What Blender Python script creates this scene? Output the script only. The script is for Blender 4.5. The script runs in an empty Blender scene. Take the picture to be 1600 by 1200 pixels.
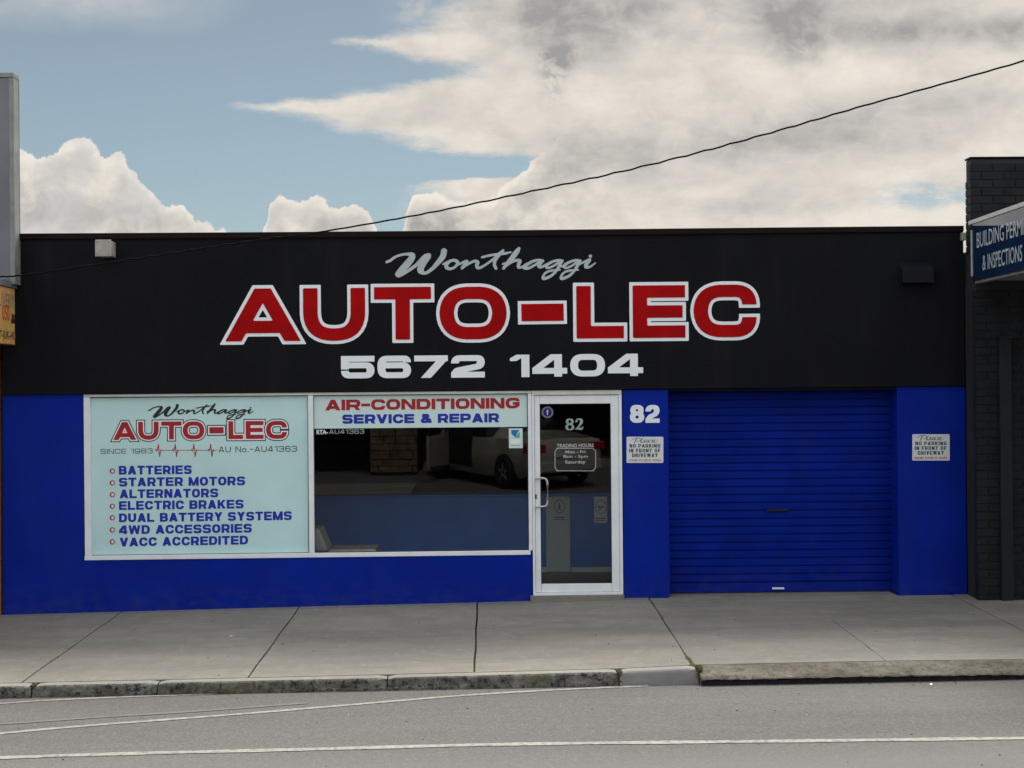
import bpy, bmesh, math, random
import numpy as np
from mathutils import Vector, Matrix
from mathutils.geometry import tessellate_polygon
random.seed(7)
RNG = np.random.RandomState(5)
scn = bpy.context.scene
COL = scn.collection
R = math.radians

# ------------------------------------------------------------------ camera
CAM = Vector((0.0, -16.4, 2.26)); FPX = 2400.0
psi, theta, rho = math.atan(36/2400), 10/2400, 0.0085
fw = Vector((math.sin(psi)*math.cos(theta), math.cos(psi)*math.cos(theta), math.sin(theta)))
r0 = fw.cross(Vector((0, 0, 1))).normalized(); u0 = r0.cross(fw)
rt = r0*math.cos(rho) - u0*math.sin(rho); up = u0*math.cos(rho) + r0*math.sin(rho)
cd = bpy.data.cameras.new('camera'); cam = bpy.data.objects.new('camera', cd); COL.objects.link(cam)
m = Matrix.Identity(4)
for i in range(3):
    m[i][0], m[i][1], m[i][2], m[i][3] = rt[i], up[i], -fw[i], CAM[i]
cam.matrix_world = m
cd.sensor_width = 36.0; cd.lens = FPX/1600*36.0; cd.clip_start = 0.05; cd.clip_end = 3000
scn.camera = cam

def ray(px, py):
    return (fw + rt*((px-800)/FPX) + up*((600-py)/FPX))
def U(px, py, Y=0.0):
    d = ray(px, py); return CAM + d*((Y-CAM.y)/d.y)
def UX(px, py, X):
    d = ray(px, py); return CAM + d*((X-CAM.x)/d.x)

# ------------------------------------------------------------------ world
SUN_EL, SUN_AZ = R(54), R(12)          # behind the shop, a little to the right
scn.view_settings.view_transform = 'Standard'; scn.view_settings.look = 'None'
scn.view_settings.gamma = 1.0; scn.view_settings.exposure = 0.95
scn.view_settings.use_curve_mapping = False
W = bpy.data.worlds.new('World'); scn.world = W; W.use_nodes = True
NT = W.node_tree; NT.nodes.clear()
def wn(t, **k):
    n = NT.nodes.new(t)
    for a, b in k.items(): setattr(n, a, b)
    return n
def lk(o, i): NT.links.new(o, i)
def wm(op, a, b=None, c=None, clamp=False):
    n = wn('ShaderNodeMath', operation=op, use_clamp=clamp)
    for k, v in enumerate((a, b, c)):
        if v is None: continue
        if isinstance(v, (int, float)): n.inputs[k].default_value = v
        else: lk(v, n.inputs[k])
    return n.outputs[0]
def wmap(v, a, b, c=0.0, d=1.0, smooth=False):
    n = wn('ShaderNodeMapRange', interpolation_type='SMOOTHSTEP' if smooth else 'LINEAR')
    lk(v, n.inputs['Value'])
    for nm, x in (('From Min', a), ('From Max', b), ('To Min', c), ('To Max', d)): n.inputs[nm].default_value = x
    return n.outputs[0]
def wcurve(v, pts):
    n = wn('ShaderNodeFloatCurve'); lk(v, n.inputs['Value'])
    c = n.mapping.curves[0]
    pts = sorted(pts)
    c.points[0].location = pts[0]; c.points[1].location = pts[-1]
    for p in pts[1:-1]: c.points.new(*p)
    for p in c.points: p.handle_type = 'AUTO_CLAMPED'
    n.mapping.extend = 'HORIZONTAL'; n.mapping.update()
    return n.outputs[0]
def wmix(f, a, b):
    n = wn('ShaderNodeMix', data_type='RGBA'); 
    if isinstance(f, (int, float)): n.inputs[0].default_value = f
    else: lk(f, n.inputs[0])
    for k, v in ((6, a), (7, b)):
        if isinstance(v, tuple): n.inputs[k].default_value = (*v, 1)
        else: lk(v, n.inputs[k])
    return n.outputs[2]
tc = wn('ShaderNodeTexCoord')
sep = wn('ShaderNodeSeparateXYZ'); lk(tc.outputs['Generated'], sep.inputs[0])
SX, SY, SZ = sep.outputs
az = wm('ARCTAN2', SX, SY)
hl = wm('SQRT', wm('ADD', wm('MULTIPLY', SX, SX), wm('MULTIPLY', SY, SY)))
el = wm('ARCTAN2', SZ, hl)
def AE(px, py):
    d = ray(px, py).normalized(); return math.atan2(d.x, d.y), math.atan2(d.z, math.hypot(d.x, d.y))
comb = wn('ShaderNodeCombineXYZ'); lk(az, comb.inputs[0]); lk(el, comb.inputs[1])
def wnoise(scale, detail=6, rough=.55, sy=1.0, off=0.0, dist=0.0):
    mp = wn('ShaderNodeMapping'); lk(comb.outputs[0], mp.inputs['Vector'])
    mp.inputs['Scale'].default_value = (1, sy, 1); mp.inputs['Location'].default_value = (off, off*.7, off)
    n = wn('ShaderNodeTexNoise'); lk(mp.outputs[0], n.inputs['Vector'])
    n.inputs['Scale'].default_value = scale; n.inputs['Detail'].default_value = detail
    n.inputs['Roughness'].default_value = rough; n.inputs['Distortion'].default_value = dist
    return n.outputs['Fac']
def blob(px, py, rx, ry):        # soft elliptical patch on the sky, radii in hundredths of a radian
    a, e = AE(px, py)
    da = wm('DIVIDE', wm('SUBTRACT', az, a), rx); de = wm('DIVIDE', wm('SUBTRACT', el, e), ry)
    q = wm('ADD', wm('MULTIPLY', da, da), wm('MULTIPLY', de, de))
    return wm('EXPONENT', wm('MULTIPLY', q, -1.0))
A0, A1 = -0.40, 0.40; E0, E1 = 0.06, 0.30
an = wmap(az, A0, A1); 
# cumulus: outline height along the horizon
n_b1 = wnoise(34, 8, .58, 1.0, 3.1, .4); n_b2 = wnoise(110, 5, .6, 1.0, 9.0)
prof = [(-140, 250), (-60, 215), (20, 225), (38, 232), (60, 243), (84, 240), (95, 227), (120, 222), (150, 226), (162, 246), (186, 236), (200, 262), (215, 272), (240, 300),
        (262, 323), (285, 322), (300, 342), (340, 353), (400, 372), (411, 372), (416, 335), (440, 304), (458, 312), (500, 306), (520, 322), (552, 318), (584, 345), (592, 372),
        (628, 372), (638, 308), (665, 300), (700, 310), (740, 320), (790, 285), (850, 240), (900, 190), (925, 170), (950, 230), (1000, 330), (1100, 360), (1240, 340), (1280, 320), (1500, 330), (1700, 300)]
pts = []
for x, y in prof:
    a, e = AE(x, y); pts.append(((a-A0)/(A1-A0), (e-E0)/(E1-E0)))
top = wcurve(an, pts)
topE = wmap(top, 0, 1, E0, E1)
n_c1 = wm('MULTIPLY', wm('SUBTRACT', n_b1, .5), .016); n_c2 = wm('MULTIPLY', wm('SUBTRACT', n_b2, .5), .013)
d1raw = wm('ADD', wm('SUBTRACT', topE, el), wm('ADD', n_c1, n_c2))
d1 = wmap(d1raw, -.0005, .0014, smooth=True)
# big bank of cloud on the right: its left edge as a function of height
edge = [(-60, 720), (0, 692), (20, 655), (45, 625), (58, 560), (64, 515), (74, 560), (92, 640), (106, 690), (118, 690), (130, 610), (145, 550), (158, 430), (167, 372), (178, 430), (195, 500),
        (215, 590), (232, 650), (244, 750), (254, 832), (272, 832), (280, 700), (288, 640), (300, 636), (372, 636)]
pe = []
for y, x in edge:
    a, e = AE(x, y); pe.append(((e-E0)/(E1-E0), (a-A0)/(A1-A0)))
en = wmap(wm('ADD', el, wm('MULTIPLY', wm('SUBTRACT', wnoise(30, 8, .62, 2.2, 5.5), .5), .011)), E0, E1)
edA = wmap(wcurve(en, pe), 0, 1, A0, A1)
d2raw = wm('ADD', wm('SUBTRACT', az, edA), wm('MULTIPLY', wm('SUBTRACT', wnoise(30, 8, .62, 2.6, 7.7), .5), .05))
d2 = wmap(wm('ADD', d2raw, wm('MULTIPLY', wm('SUBTRACT', wnoise(95, 6, .65, 3.0, 2.7), .5), .030)), -.012, .040, smooth=True)
hole = wm('MULTIPLY', wmap(wm('MULTIPLY', blob(1455, 306, .034, .0085), wmap(wnoise(40, 6, .6, 2.5, 1.0), .3, .62)), .12, .6), .8)
hole2 = wm('MULTIPLY', blob(806, 262, .010, .007), .8)
d2 = wm('MULTIPLY', d2, wm('SUBTRACT', 1.0, hole)); d2 = wm('MULTIPLY', d2, wm('SUBTRACT', 1.0, hole2))
d1 = wm('MULTIPLY', d1, wm('SUBTRACT', 1.0, wm('MULTIPLY', hole, wmap(az, .2, .22))))
# thin veil top left, wisp, and the rest of the sky
veil = wm('MULTIPLY', wmap(wm('MULTIPLY', blob(110, -5, .085, .020), wmap(wnoise(9, 5, .5, 2, 2.0), .2, .7)), .12, .8), .75)
wisp = wm('MULTIPLY', wm('MULTIPLY', blob(645, 12, .012, .010), wmap(wnoise(50, 6, .6, 1, 4.4), .35, .6)), .8)
away = wm('MAXIMUM', wmap(wm('ABSOLUTE', az), .34, .44, smooth=True), wmap(el, .262, .34, smooth=True))
gn = wn('ShaderNodeTexNoise'); lk(tc.outputs['Generated'], gn.inputs['Vector']); gn.inputs['Scale'].default_value = 2.6; gn.inputs['Detail'].default_value = 9; gn.inputs['Roughness'].default_value = .56
gen = wm('MULTIPLY', wmap(gn.outputs['Fac'], .36, .50, smooth=True), away)
cov = wm('MAXIMUM', wm('MAXIMUM', wm('MAXIMUM', d1, d2), wm('MAXIMUM', veil, wisp)), gen)
# shading of the cloud: warm cream where thick and lit, cooler grey in the folds
soft = wnoise(9, 7, .55, 2.4, 11.0, .3); fold = wnoise(38, 8, .6, 1.3, 6.1, .5)
g = wm('MULTIPLY', wmap(soft, .40, .70), .34)
g = wm('ADD', g, wm('MULTIPLY', wmap(fold, .42, .66), .11))
for b in ((100, 262, .020, .010, .40), (205, 300, .018, .014, .38), (60, 330, .016, .012, .30), (500, 345, .03, .006, .30), (300, 352, .03, .006, .25), (660, 345, .03, .008, .35), (900, 25, .065, .024, .85), (870, 98, .012, .012, .25), (1250, 85, .018, .016, .25), (1235, 30, .03, .014, .35), (1470, 50, .10, .012, .6),
          (1080, 220, .09, .025, .25), (1350, 200, .12, .02, .28), (890, 260, .03, .02, .25), (1260, 0, .10, .012, .4), (1180, 330, .09, .010, .2)):
    g = wm('ADD', g, wm('MULTIPLY', wm('MULTIPLY', blob(*b[:4]), wmap(fold, .25, .60, .55, 1.0)), b[4]))
fine = wnoise(120, 6, .62, 2.0, 8.8)
g = wm('ADD', g, wm('MULTIPLY', wmap(fine, .35, .7), .05))
g = wm('ADD', g, wm('MULTIPLY', wmap(wnoise(11, 5, .52, 2.6, 14.2), .45, .66, smooth=True), .22))
inside = wmap(d1raw, .003, .020, smooth=True)
lob = wnoise(60, 6, .6, 1.1, 21.0, .6)
g = wm('ADD', g, wm('MULTIPLY', wm('MULTIPLY', inside, wmap(lob, .38, .60)), wmap(az, .02, .07, .42, .06)))
rim = wm('MULTIPLY', wm('MULTIPLY', wmap(d1raw, -.0012, .0012), wmap(d1raw, .008, .001)), wmap(az, .02, .055, 1.0, 0.0))
g = wm('SUBTRACT', g, wm('MULTIPLY', rim, .35), None, True)
puff = wm('MULTIPLY', wm('ADD', blob(872, 92, .013, .007), wm('MULTIPLY', blob(866, 122, .008, .013), .9)), wmap(wnoise(75, 7, .62, 1.2, 31.0, .25), .36, .62, smooth=True))
puff2 = wm('MULTIPLY', blob(1255, 75, .017, .017), wmap(wnoise(70, 7, .62, 1.2, 37.0, .2), .36, .64, smooth=True))
g = wm('ADD', g, wm('ADD', wm('MULTIPLY', puff, .62), wm('MULTIPLY', puff2, .28)))
g = wm('MINIMUM', g, 1.0)
lowl = wmap(az, -.18, -.05, 1.0, 0.0)        # the left cumulus is whiter
g = wm('MULTIPLY', g, wm('SUBTRACT', 1.0, wm('MULTIPLY', lowl, .25)))
ccol = wmix(g, (6.1, 5.65, 5.05), (2.45, 2.42, 2.38))
ccol = wmix(wm('MULTIPLY', wm('MULTIPLY', lowl, wmap(fold, .42, .62)), .55), ccol, (4.1, 4.15, 4.15))
ccol = wmix(away, ccol, wmix(wmap(gn.outputs['Fac'], .45, .75), (8.6, 8.7, 8.8), (6.0, 6.1, 6.3)))  # clouds outside the view made brighter to add light on the shop front
sky = wn('ShaderNodeTexSky', sky_type='NISHITA', sun_disc=False, sun_elevation=SUN_EL, sun_rotation=SUN_AZ, altitude=20, air_density=1.0, dust_density=.6, ozone_density=2.2)
hsv = wn('ShaderNodeHueSaturation'); lk(sky.outputs[0], hsv.inputs['Color']); hsv.inputs['Saturation'].default_value = .74; hsv.inputs['Value'].default_value = .43
tint = wn('ShaderNodeMix', data_type='RGBA', blend_type='MULTIPLY'); tint.inputs[0].default_value = 1.0; lk(hsv.outputs[0], tint.inputs[6]); tb = wmix(wmap(el, .11, .22), (1.02, 1.12, 1.10), (1.0, 1.05, 1.0)); lk(tb, tint.inputs[7])
fin = wmix(cov, tint.outputs[2], ccol)
bg = wn('ShaderNodeBackground'); lk(fin, bg.inputs[0]); bg.inputs[1].default_value = 0.075
wo = wn('ShaderNodeOutputWorld'); lk(bg.outputs[0], wo.inputs[0])

sd = bpy.data.lights.new('sun', 'SUN'); sun = bpy.data.objects.new('sun', sd); COL.objects.link(sun)
sd.energy = 2.6; sd.angle = R(24); sd.color = (1.0, .94, .84)
sdir = Vector((math.sin(SUN_AZ)*math.cos(SUN_EL), math.cos(SUN_AZ)*math.cos(SUN_EL), math.sin(SUN_EL)))
sun.rotation_euler = sdir.to_track_quat('Z', 'Y').to_euler()

# ------------------------------------------------------------------ materials
def mat(name, col, rough=.6, metal=0.0, spec=.5, var=0.0, vscale=3.0, bump=0.0, bscale=60.0, coat=0.0, second=None, sec=(.45, .65), sscale=2.0, sw=(1, 1, 1)):
    M = bpy.data.materials.new(name); M.use_nodes = True; nt = M.node_tree; N = nt.nodes; L = nt.links
    b = N['Principled BSDF']; b.inputs['Roughness'].default_value = rough; b.inputs['Metallic'].default_value = metal
    b.inputs['Specular IOR Level'].default_value = spec; b.inputs['Coat Weight'].default_value = coat
    geo = N.new('ShaderNodeNewGeometry')
    def noise(scale, det=5, rg=.55, sc=(1, 1, 1)):
        mp = N.new('ShaderNodeMapping'); L.new(geo.outputs['Position'], mp.inputs[0]); mp.inputs['Scale'].default_value = sc
        n = N.new('ShaderNodeTexNoise'); L.new(mp.outputs[0], n.inputs['Vector']); n.inputs['Scale'].default_value = scale
        n.inputs['Detail'].default_value = det; n.inputs['Roughness'].default_value = rg; return n.outputs['Fac']
    out = None
    def mix(f, a, c, blend='MIX'):
        x = N.new('ShaderNodeMix'); x.data_type = 'RGBA'; x.blend_type = blend
        if isinstance(f, (int, float)): x.inputs[0].default_value = f
        else: L.new(f, x.inputs[0])
        for k, v in ((6, a), (7, c)):
            if isinstance(v, tuple): x.inputs[k].default_value = (*v, 1)
            else: L.new(v, x.inputs[k])
        return x.outputs[2]
    def rng(v, a, c, d=0.0, e=1.0):
        x = N.new('ShaderNodeMapRange'); L.new(v, x.inputs[0]); 
        for k, q in enumerate((a, c, d, e)): x.inputs[k+1].default_value = q
        return x.outputs[0]
    out = col
    if var:
        lo = tuple(c*(1-var) for c in col); hi = tuple(min(1, c*(1+var)) for c in col)
        out = mix(rng(noise(vscale, 6), .3, .7), lo, hi)
    if second:
        out = mix(rng(noise(sscale, 7, .6, sw), *sec), out, second)
    if isinstance(out, tuple): b.inputs['Base Color'].default_value = (*out, 1)
    else: L.new(out, b.inputs['Base Color'])
    if bump:
        bn = N.new('ShaderNodeBump'); bn.inputs['Strength'].default_value = bump; bn.inputs['Distance'].default_value = .01
        L.new(noise(bscale, 4), bn.inputs['Height']); L.new(bn.outputs[0], b.inputs['Normal'])
    M['h'] = 1
    return M, (N, L, b, noise, mix, rng, out)
def MT(*a, **k): return mat(*a, **k)[0]

m_fascia = MT('navy_black_paint', (.0062, .0068, .0098), .62, var=.22, vscale=.9, bump=.12, bscale=90, spec=.08, second=(.009, .008, .0085), sec=(.50, .75), sscale=.6)
m_cap = MT('brown_black_metal_cap', (.010, .0055, .006), .7, spec=.1, var=.3, vscale=2)
m_blue = MT('royal_blue_wall_paint', (.0014, .0165, .262), .55, var=.14, vscale=1.3, bump=.15, bscale=70, spec=.08, second=(.0013, .0145, .23), sec=(.52, .8), sscale=.8)
m_slat = MT('royal_blue_steel', (.0014, .0145, .225), .5, var=.18, vscale=2.2, spec=.06, second=(.004, .014, .21), sec=(.58, .8), sscale=3)
m_alu = MT('white_powder_coat', (.76, .80, .84), .4, var=.06, vscale=5)
m_alu_trim = MT('cream_trim_paint', (.62, .62, .57), .5, var=.1, vscale=6)
m_steel = MT('brushed_stainless', (.55, .54, .50), .3, metal=.9)
m_rubber = MT('black_rubber', (.012, .012, .014), .6)
m_white = MT('white_vinyl', (.78, .84, .88), .45, var=.03)
m_silver = MT('silver_vinyl', (.40, .46, .48), .38, var=.10, vscale=9)
m_red = MT('red_vinyl', (.36, .0025, .004), .4, var=.18, vscale=2.2, spec=.06)
m_redw = MT('dark_red_vinyl', (.36, .004, .012), .4, var=.06)
m_bluev = MT('blue_vinyl', (.003, .016, .36), .4, var=.08)
m_black = MT('black_vinyl', (.010, .012, .018), .4)
m_film = MT('frosted_aqua_film', (.53, .77, .775), .35, spec=.6, coat=.25, var=.05, vscale=1.2, second=(.47, .70, .73), sec=(.45, .7), sscale=.9)
m_pale = MT('pale_aqua_vinyl', (.58, .75, .74), .4)
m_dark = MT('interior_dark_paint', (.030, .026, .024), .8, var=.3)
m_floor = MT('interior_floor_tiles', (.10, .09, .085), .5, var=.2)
m_counter = MT('blue_counter_laminate', (.004, .13, .52), .45, var=.08)
m_cpanel = MT('grey_white_gate_panel', (.42, .47, .48), .5, var=.05)
m_sign = MT('white_sign_enamel', (.66, .70, .71), .35, var=.04, vscale=9)
m_tan = MT('orange_tan_paint', (.50, .22, .07), .6, var=.2, vscale=2)
m_orange = MT('amber_sign_face', (.72, .42, .14), .45, var=.14, vscale=5)
m_greybox = MT('pale_grey_sheet_metal', (.145, .15, .17), .55, var=.14, vscale=1.6, second=(.11, .11, .118), sec=(.5, .8), sscale=3, sw=(3, 3, .3))
m_greytrim = MT('grey_edge_trim', (.20, .21, .20), .5, var=.25, vscale=4)
m_brick = MT('charcoal_painted_brick', (.0125, .014, .017), .7, spec=.15, var=.35, vscale=5, bump=.4, bscale=110, second=(.020, .021, .023), sec=(.55, .8), sscale=9)
m_mortar = MT('charcoal_painted_mortar', (.0105, .0115, .0135), .8, var=.3)
m_pipe = MT('charcoal_downpipe_paint', (.0145, .017, .0205), .6, spec=.15, var=.2)
m_navy = MT('glossy_navy_sign', (.005, .019, .058), .03, spec=.5, var=.1); m_navy.node_tree.nodes['Principled BSDF'].inputs['IOR'].default_value = 2.1
m_flash = MT('galvanised_flashing', (.42, .42, .38), .4, metal=.4, var=.12)
m_soffit = MT('grey_soffit_sheet', (.25, .26, .26), .6, var=.1)
m_cable = MT('black_cable_sheath', (.006, .005, .005), .8, spec=.1)
m_box = MT('aged_white_plastic', (.33, .32, .29), .5, var=.18, vscale=12)
m_ventd = MT('dark_grey_painted_box', (.008, .0095, .015), .7, spec=.1, var=.2)
m_roof = MT('grey_roof_sheeting', (.22, .22, .22), .6, var=.15)
m_pole = MT('weathered_timber_pole', (.16, .12, .09), .85, var=.3, vscale=6)
m_chair = MT('cream_chair_vinyl', (.55, .56, .50), .5)
m_green = MT('green_sticker_print', (.12, .42, .22), .5); m_skyb = MT('mid_blue_sticker_print', (.01, .16, .50), .5)
m_badge = MT('deep_blue_badge', (.01, .015, .25), .4); m_badge2 = MT('lavender_badge_rim', (.28, .30, .48), .4)
m_pinkred = MT('faded_red_print', (.42, .10, .12), .5); m_greyp = MT('dark_grey_print', (.05, .055, .06), .5)
m_redbrown = MT('maroon_sign_print', (.10, .02, .02), .5); m_mauve = MT('grey_mauve_sign_print', (.24, .20, .22), .5)
m_orangered = MT('orange_red_sign_print', (.62, .07, .02), .5); m_olive = MT('brown_sign_print', (.14, .08, .025), .5)
m_carp = MT('champagne_car_paint', (.46, .44, .37), .25, metal=.25, coat=.6)
m_carg = MT('dark_car_glass', (.01, .012, .012), .05)
m_tl = MT('red_tail_lamp', (.40, .01, .01), .15)
m_rim = MT('silver_alloy', (.55, .55, .55), .25, metal=.8)
m_stone = MT('brown_field_stone', (.19, .13, .085), .8, var=.45, vscale=4, bump=.5, bscale=25)
m_farwall = MT('dark_far_shop_wall', (.06, .05, .045), .8, var=.2)
m_farglass = MT('dark_far_window_glass', (.012, .014, .014), .08)
m_earth = MT('grey_brown_ground', (.14, .13, .10), .9, var=.3, vscale=.3)

def weather(M, col, z0, z1, amt, sc, stretch, lo=.42, hi=.66):
    nt = M.node_tree; b = nt.nodes['Principled BSDF']; src = b.inputs['Base Color'].links[0].from_socket
    g = nt.nodes.new('ShaderNodeNewGeometry'); sp = nt.nodes.new('ShaderNodeSeparateXYZ'); nt.links.new(g.outputs['Position'], sp.inputs[0])
    mr = nt.nodes.new('ShaderNodeMapRange'); nt.links.new(sp.outputs[2], mr.inputs[0])
    for k, q in enumerate((z0, z1, 1.0, 0.0)): mr.inputs[k+1].default_value = q
    mp = nt.nodes.new('ShaderNodeMapping'); nt.links.new(g.outputs['Position'], mp.inputs[0]); mp.inputs['Scale'].default_value = stretch
    n = nt.nodes.new('ShaderNodeTexNoise'); nt.links.new(mp.outputs[0], n.inputs['Vector']); n.inputs['Scale'].default_value = sc; n.inputs['Detail'].default_value = 7; n.inputs['Roughness'].default_value = .65
    m2 = nt.nodes.new('ShaderNodeMapRange'); nt.links.new(n.outputs['Fac'], m2.inputs[0])
    for k, q in enumerate((lo, hi, 0.0, amt)): m2.inputs[k+1].default_value = q
    mu = nt.nodes.new('ShaderNodeMath'); mu.operation = 'MULTIPLY'; nt.links.new(mr.outputs[0], mu.inputs[0]); nt.links.new(m2.outputs[0], mu.inputs[1])
    x = nt.nodes.new('ShaderNodeMix'); x.data_type = 'RGBA'; nt.links.new(mu.outputs[0], x.inputs[0]); nt.links.new(src, x.inputs[6]); x.inputs[7].default_value = (*col, 1); nt.links.new(x.outputs[2], b.inputs['Base Color'])
weather(m_blue, (.06, .062, .09), -.1, .28, .34, 6, (1, 1, 1.6))
weather(m_blue, (.012, .030, .22), -5, 50, .30, 1.6, (1.3, 1, .22), .50, .70)
weather(m_slat, (.05, .055, .10), 0, .45, .25, 5, (1, 1, 1.5))
weather(m_slat, (.012, .024, .15), -5, 50, .35, 2.2, (1.5, 1, .35), .5, .7)
weather(m_fascia, (.018, .017, .018), -5, 50, .40, 2.4, (1.4, 1, .16), .52, .72)
weather(m_fascia, (.016, .014, .014), 4.3, 3.2, 0, 2, (1, 1, 1))

# window glass
m_glass = bpy.data.materials.new('window_glass'); m_glass.use_nodes = True
nt = m_glass.node_tree; nt.nodes.clear()
fr = nt.nodes.new('ShaderNodeFresnel'); fr.inputs[0].default_value = 1.39
tr = nt.nodes.new('ShaderNodeBsdfTransparent'); tr.inputs[0].default_value = (.985, .993, .99, 1)
gl = nt.nodes.new('ShaderNodeBsdfGlossy'); gl.inputs['Roughness'].default_value = 0.0
mx = nt.nodes.new('ShaderNodeMixShader'); o = nt.nodes.new('ShaderNodeOutputMaterial')
nt.links.new(fr.outputs[0], mx.inputs[0]); nt.links.new(tr.outputs[0], mx.inputs[1]); nt.links.new(gl.outputs[0], mx.inputs[2]); nt.links.new(mx.outputs[0], o.inputs[0])

# concrete footpath
def build_concrete(name, base, mossy=False):
    M, (N, L, b, noise, mix, rng, out) = mat(name, base, .85, spec=.25)
    c = mix(rng(noise(.55, 4, .5, (.5, 1, 1)), .35, .65), tuple(x*.86 for x in base), tuple(x*1.10 for x in base))
    c = mix(rng(noise(1.5, 8, .68, (.35, 1.5, 1)), .40, .62, 0, .75), c, tuple(x*f for x, f in zip(base, (.68, .70, .74))))
    c = mix(rng(noise(.42, 7, .7, (.8, 1.2, 1)), .53, .60, 0, .30), c, tuple(x*f for x, f in zip(base, (.62, .62, .62))))
    c = mix(rng(noise(.8, 6, .6, (.6, 1.2, 1)), .55, .68, 0, .35), c, tuple(x*f for x, f in zip(base, (1.15, 1.08, .92))))
    c = mix(rng(noise(7, 6, .6, (1, 2.5, 1)), .55, .70, 0, .38), c, tuple(min(1, x*1.30) for x in base))
    c = mix(rng(noise(160, 3, .7), .54, .74, 0, .45), c, tuple(x*.52 for x in base))
    c = mix(rng(noise(4.5, 8, .72, (1, .55, 1)), .46, .66, 0, .42), c, tuple(x*f for x, f in zip(base, (.66, .67, .69))))
    c = mix(rng(noise(11, 5, .7, (1, .6, 1)), .56, .68, 0, .30), c, tuple(x*1.35 for x in base))
    c = mix(rng(noise(24, 5, .8), .66, .74, 0, .55), c, tuple(x*.58 for x in base))
    c = mix(rng(noise(55, 2, .5), .75, .78, 0, .8), c, tuple(x*.35 for x in base))
    if mossy == 'warm':
        c = mix(rng(noise(3.0, 8, .66, (.6, 1, 1)), .38, .62, 0, .75), c, (.095, .085, .060))
        c = mix(rng(noise(9, 8, .72, (1, 1, 1.5)), .46, .62, 0, .75), c, (.050, .047, .038))
        c = mix(rng(noise(30, 6, .75), .56, .63, 0, .8), c, (.02, .02, .018))
    elif mossy:
        c = mix(rng(noise(6.5, 8, .7, (1, 1, 1.2)), .38, .56, 0, .85), c, (.062, .058, .050))
        c = mix(rng(noise(22, 8, .75), .50, .58, 0, .92), c, (.012, .012, .011))
        c = mix(rng(noise(3.1, 5, .6), .55, .70, 0, .55), c, (.10, .095, .045))
    L.new(c, b.inputs['Base Color'])
    bn = N.new('ShaderNodeBump'); bn.inputs['Strength'].default_value = .55 if mossy else .25; bn.inputs['Distance'].default_value = .01
    L.new(noise(35 if mossy else 80, 8, .7), bn.inputs['Height']); L.new(bn.outputs[0], b.inputs['Normal'])
    return M
m_conc = build_concrete('footpath_concrete', (.262, .247, .216))
m_conc_apron = build_concrete('driveway_concrete', (.240, .230, .205))
m_kerbtop = build_concrete('kerb_top_concrete', (.31, .30, .265))
m_kerb = build_concrete('mossy_kerb_concrete', (.21, .205, .185), True)
m_kerbwarm = build_concrete('weathered_driveway_kerb', (.205, .192, .158), 'warm')
m_kerbclean = build_concrete('newer_kerb_concrete', (.215, .213, .207))
m_joint = MT('dirt_filled_joint', (.028, .026, .018), .95, var=.3, vscale=8, second=(.10, .095, .03), sec=(.58, .66), sscale=1.6)
m_moss = MT('olive_moss', (.085, .085, .02), .95, var=.5, vscale=30, bump=.8, bscale=150, second=(.03, .03, .015), sec=(.5, .6), sscale=40)
m_gap = MT('kerb_undercut_dirt_shade', (.020, .016, .022), .95, var=.6, vscale=25, bump=.8, bscale=60, second=(.06, .055, .05), sec=(.62, .72), sscale=30)  # dirt plus the shade under the driveway kerb lip, both in the colour

def build_asphalt():
    base = (.098, .0955, .094)
    M, (N, L, b, noise, mix, rng, out) = mat('aged_asphalt', base, .82, spec=.3)
    c = mix(rng(noise(.9, 4, .5, (.18, 1, 1)), .35, .68), tuple(x*.86 for x in base), tuple(x*1.12 for x in base))
    c = mix(rng(noise(3, 6, .6, (.25, 1.4, 1)), .45, .75, 0, .35), c, tuple(x*.72 for x in base))
    # chips of stone in the surface
    v = N.new('ShaderNodeTexVoronoi'); v.inputs['Scale'].default_value = 75
    geo = N.new('ShaderNodeNewGeometry'); L.new(geo.outputs['Position'], v.inputs['Vector'])
    s = N.new('ShaderNodeSeparateColor'); L.new(v.outputs['Color'], s.inputs[0])
    c = mix(rng(s.outputs[0], .55, 1.0, 0, .38), c, (.215, .21, .20))
    c = mix(rng(s.outputs[1], .60, 1.0, 0, .42), c, (.042, .041, .041))
    c = mix(rng(noise(26, 4, .7), .66, .73, 0, .7), c, (.10, .098, .095))
    c = mix(rng(noise(17, 3, .8, (.5, 1, 1)), .72, .76, 0, .8), c, (.045, .043, .042))
    # polished wheel band nearer the middle of the road is paler
    sp = N.new('ShaderNodeSeparateXYZ'); L.new(geo.outputs['Position'], sp.inputs[0])
    c = mix(rng(sp.outputs[1], -7.0, -6.3, .55, 0), c, (.145, .143, .139))
    L.new(c, b.inputs['Base Color'])
    bn = N.new('ShaderNodeBump'); bn.inputs['Strength'].default_value = .5; bn.inputs['Distance'].default_value = .006
    L.new(v.outputs['Distance'], bn.inputs['Height']); L.new(bn.outputs[0], b.inputs['Normal'])
    return M
m_asph = build_asphalt()
m_paint = MT('worn_white_road_paint', (.27, .264, .247), .75, var=.12, vscale=6, second=(.13, .127, .122), sec=(.47, .64), sscale=22)
m_ghost = MT('scrubbed_out_road_paint', (.132, .129, .126), .8, var=.08, vscale=6, second=(.112, .110, .107), sec=(.40, .52), sscale=12)

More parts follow.
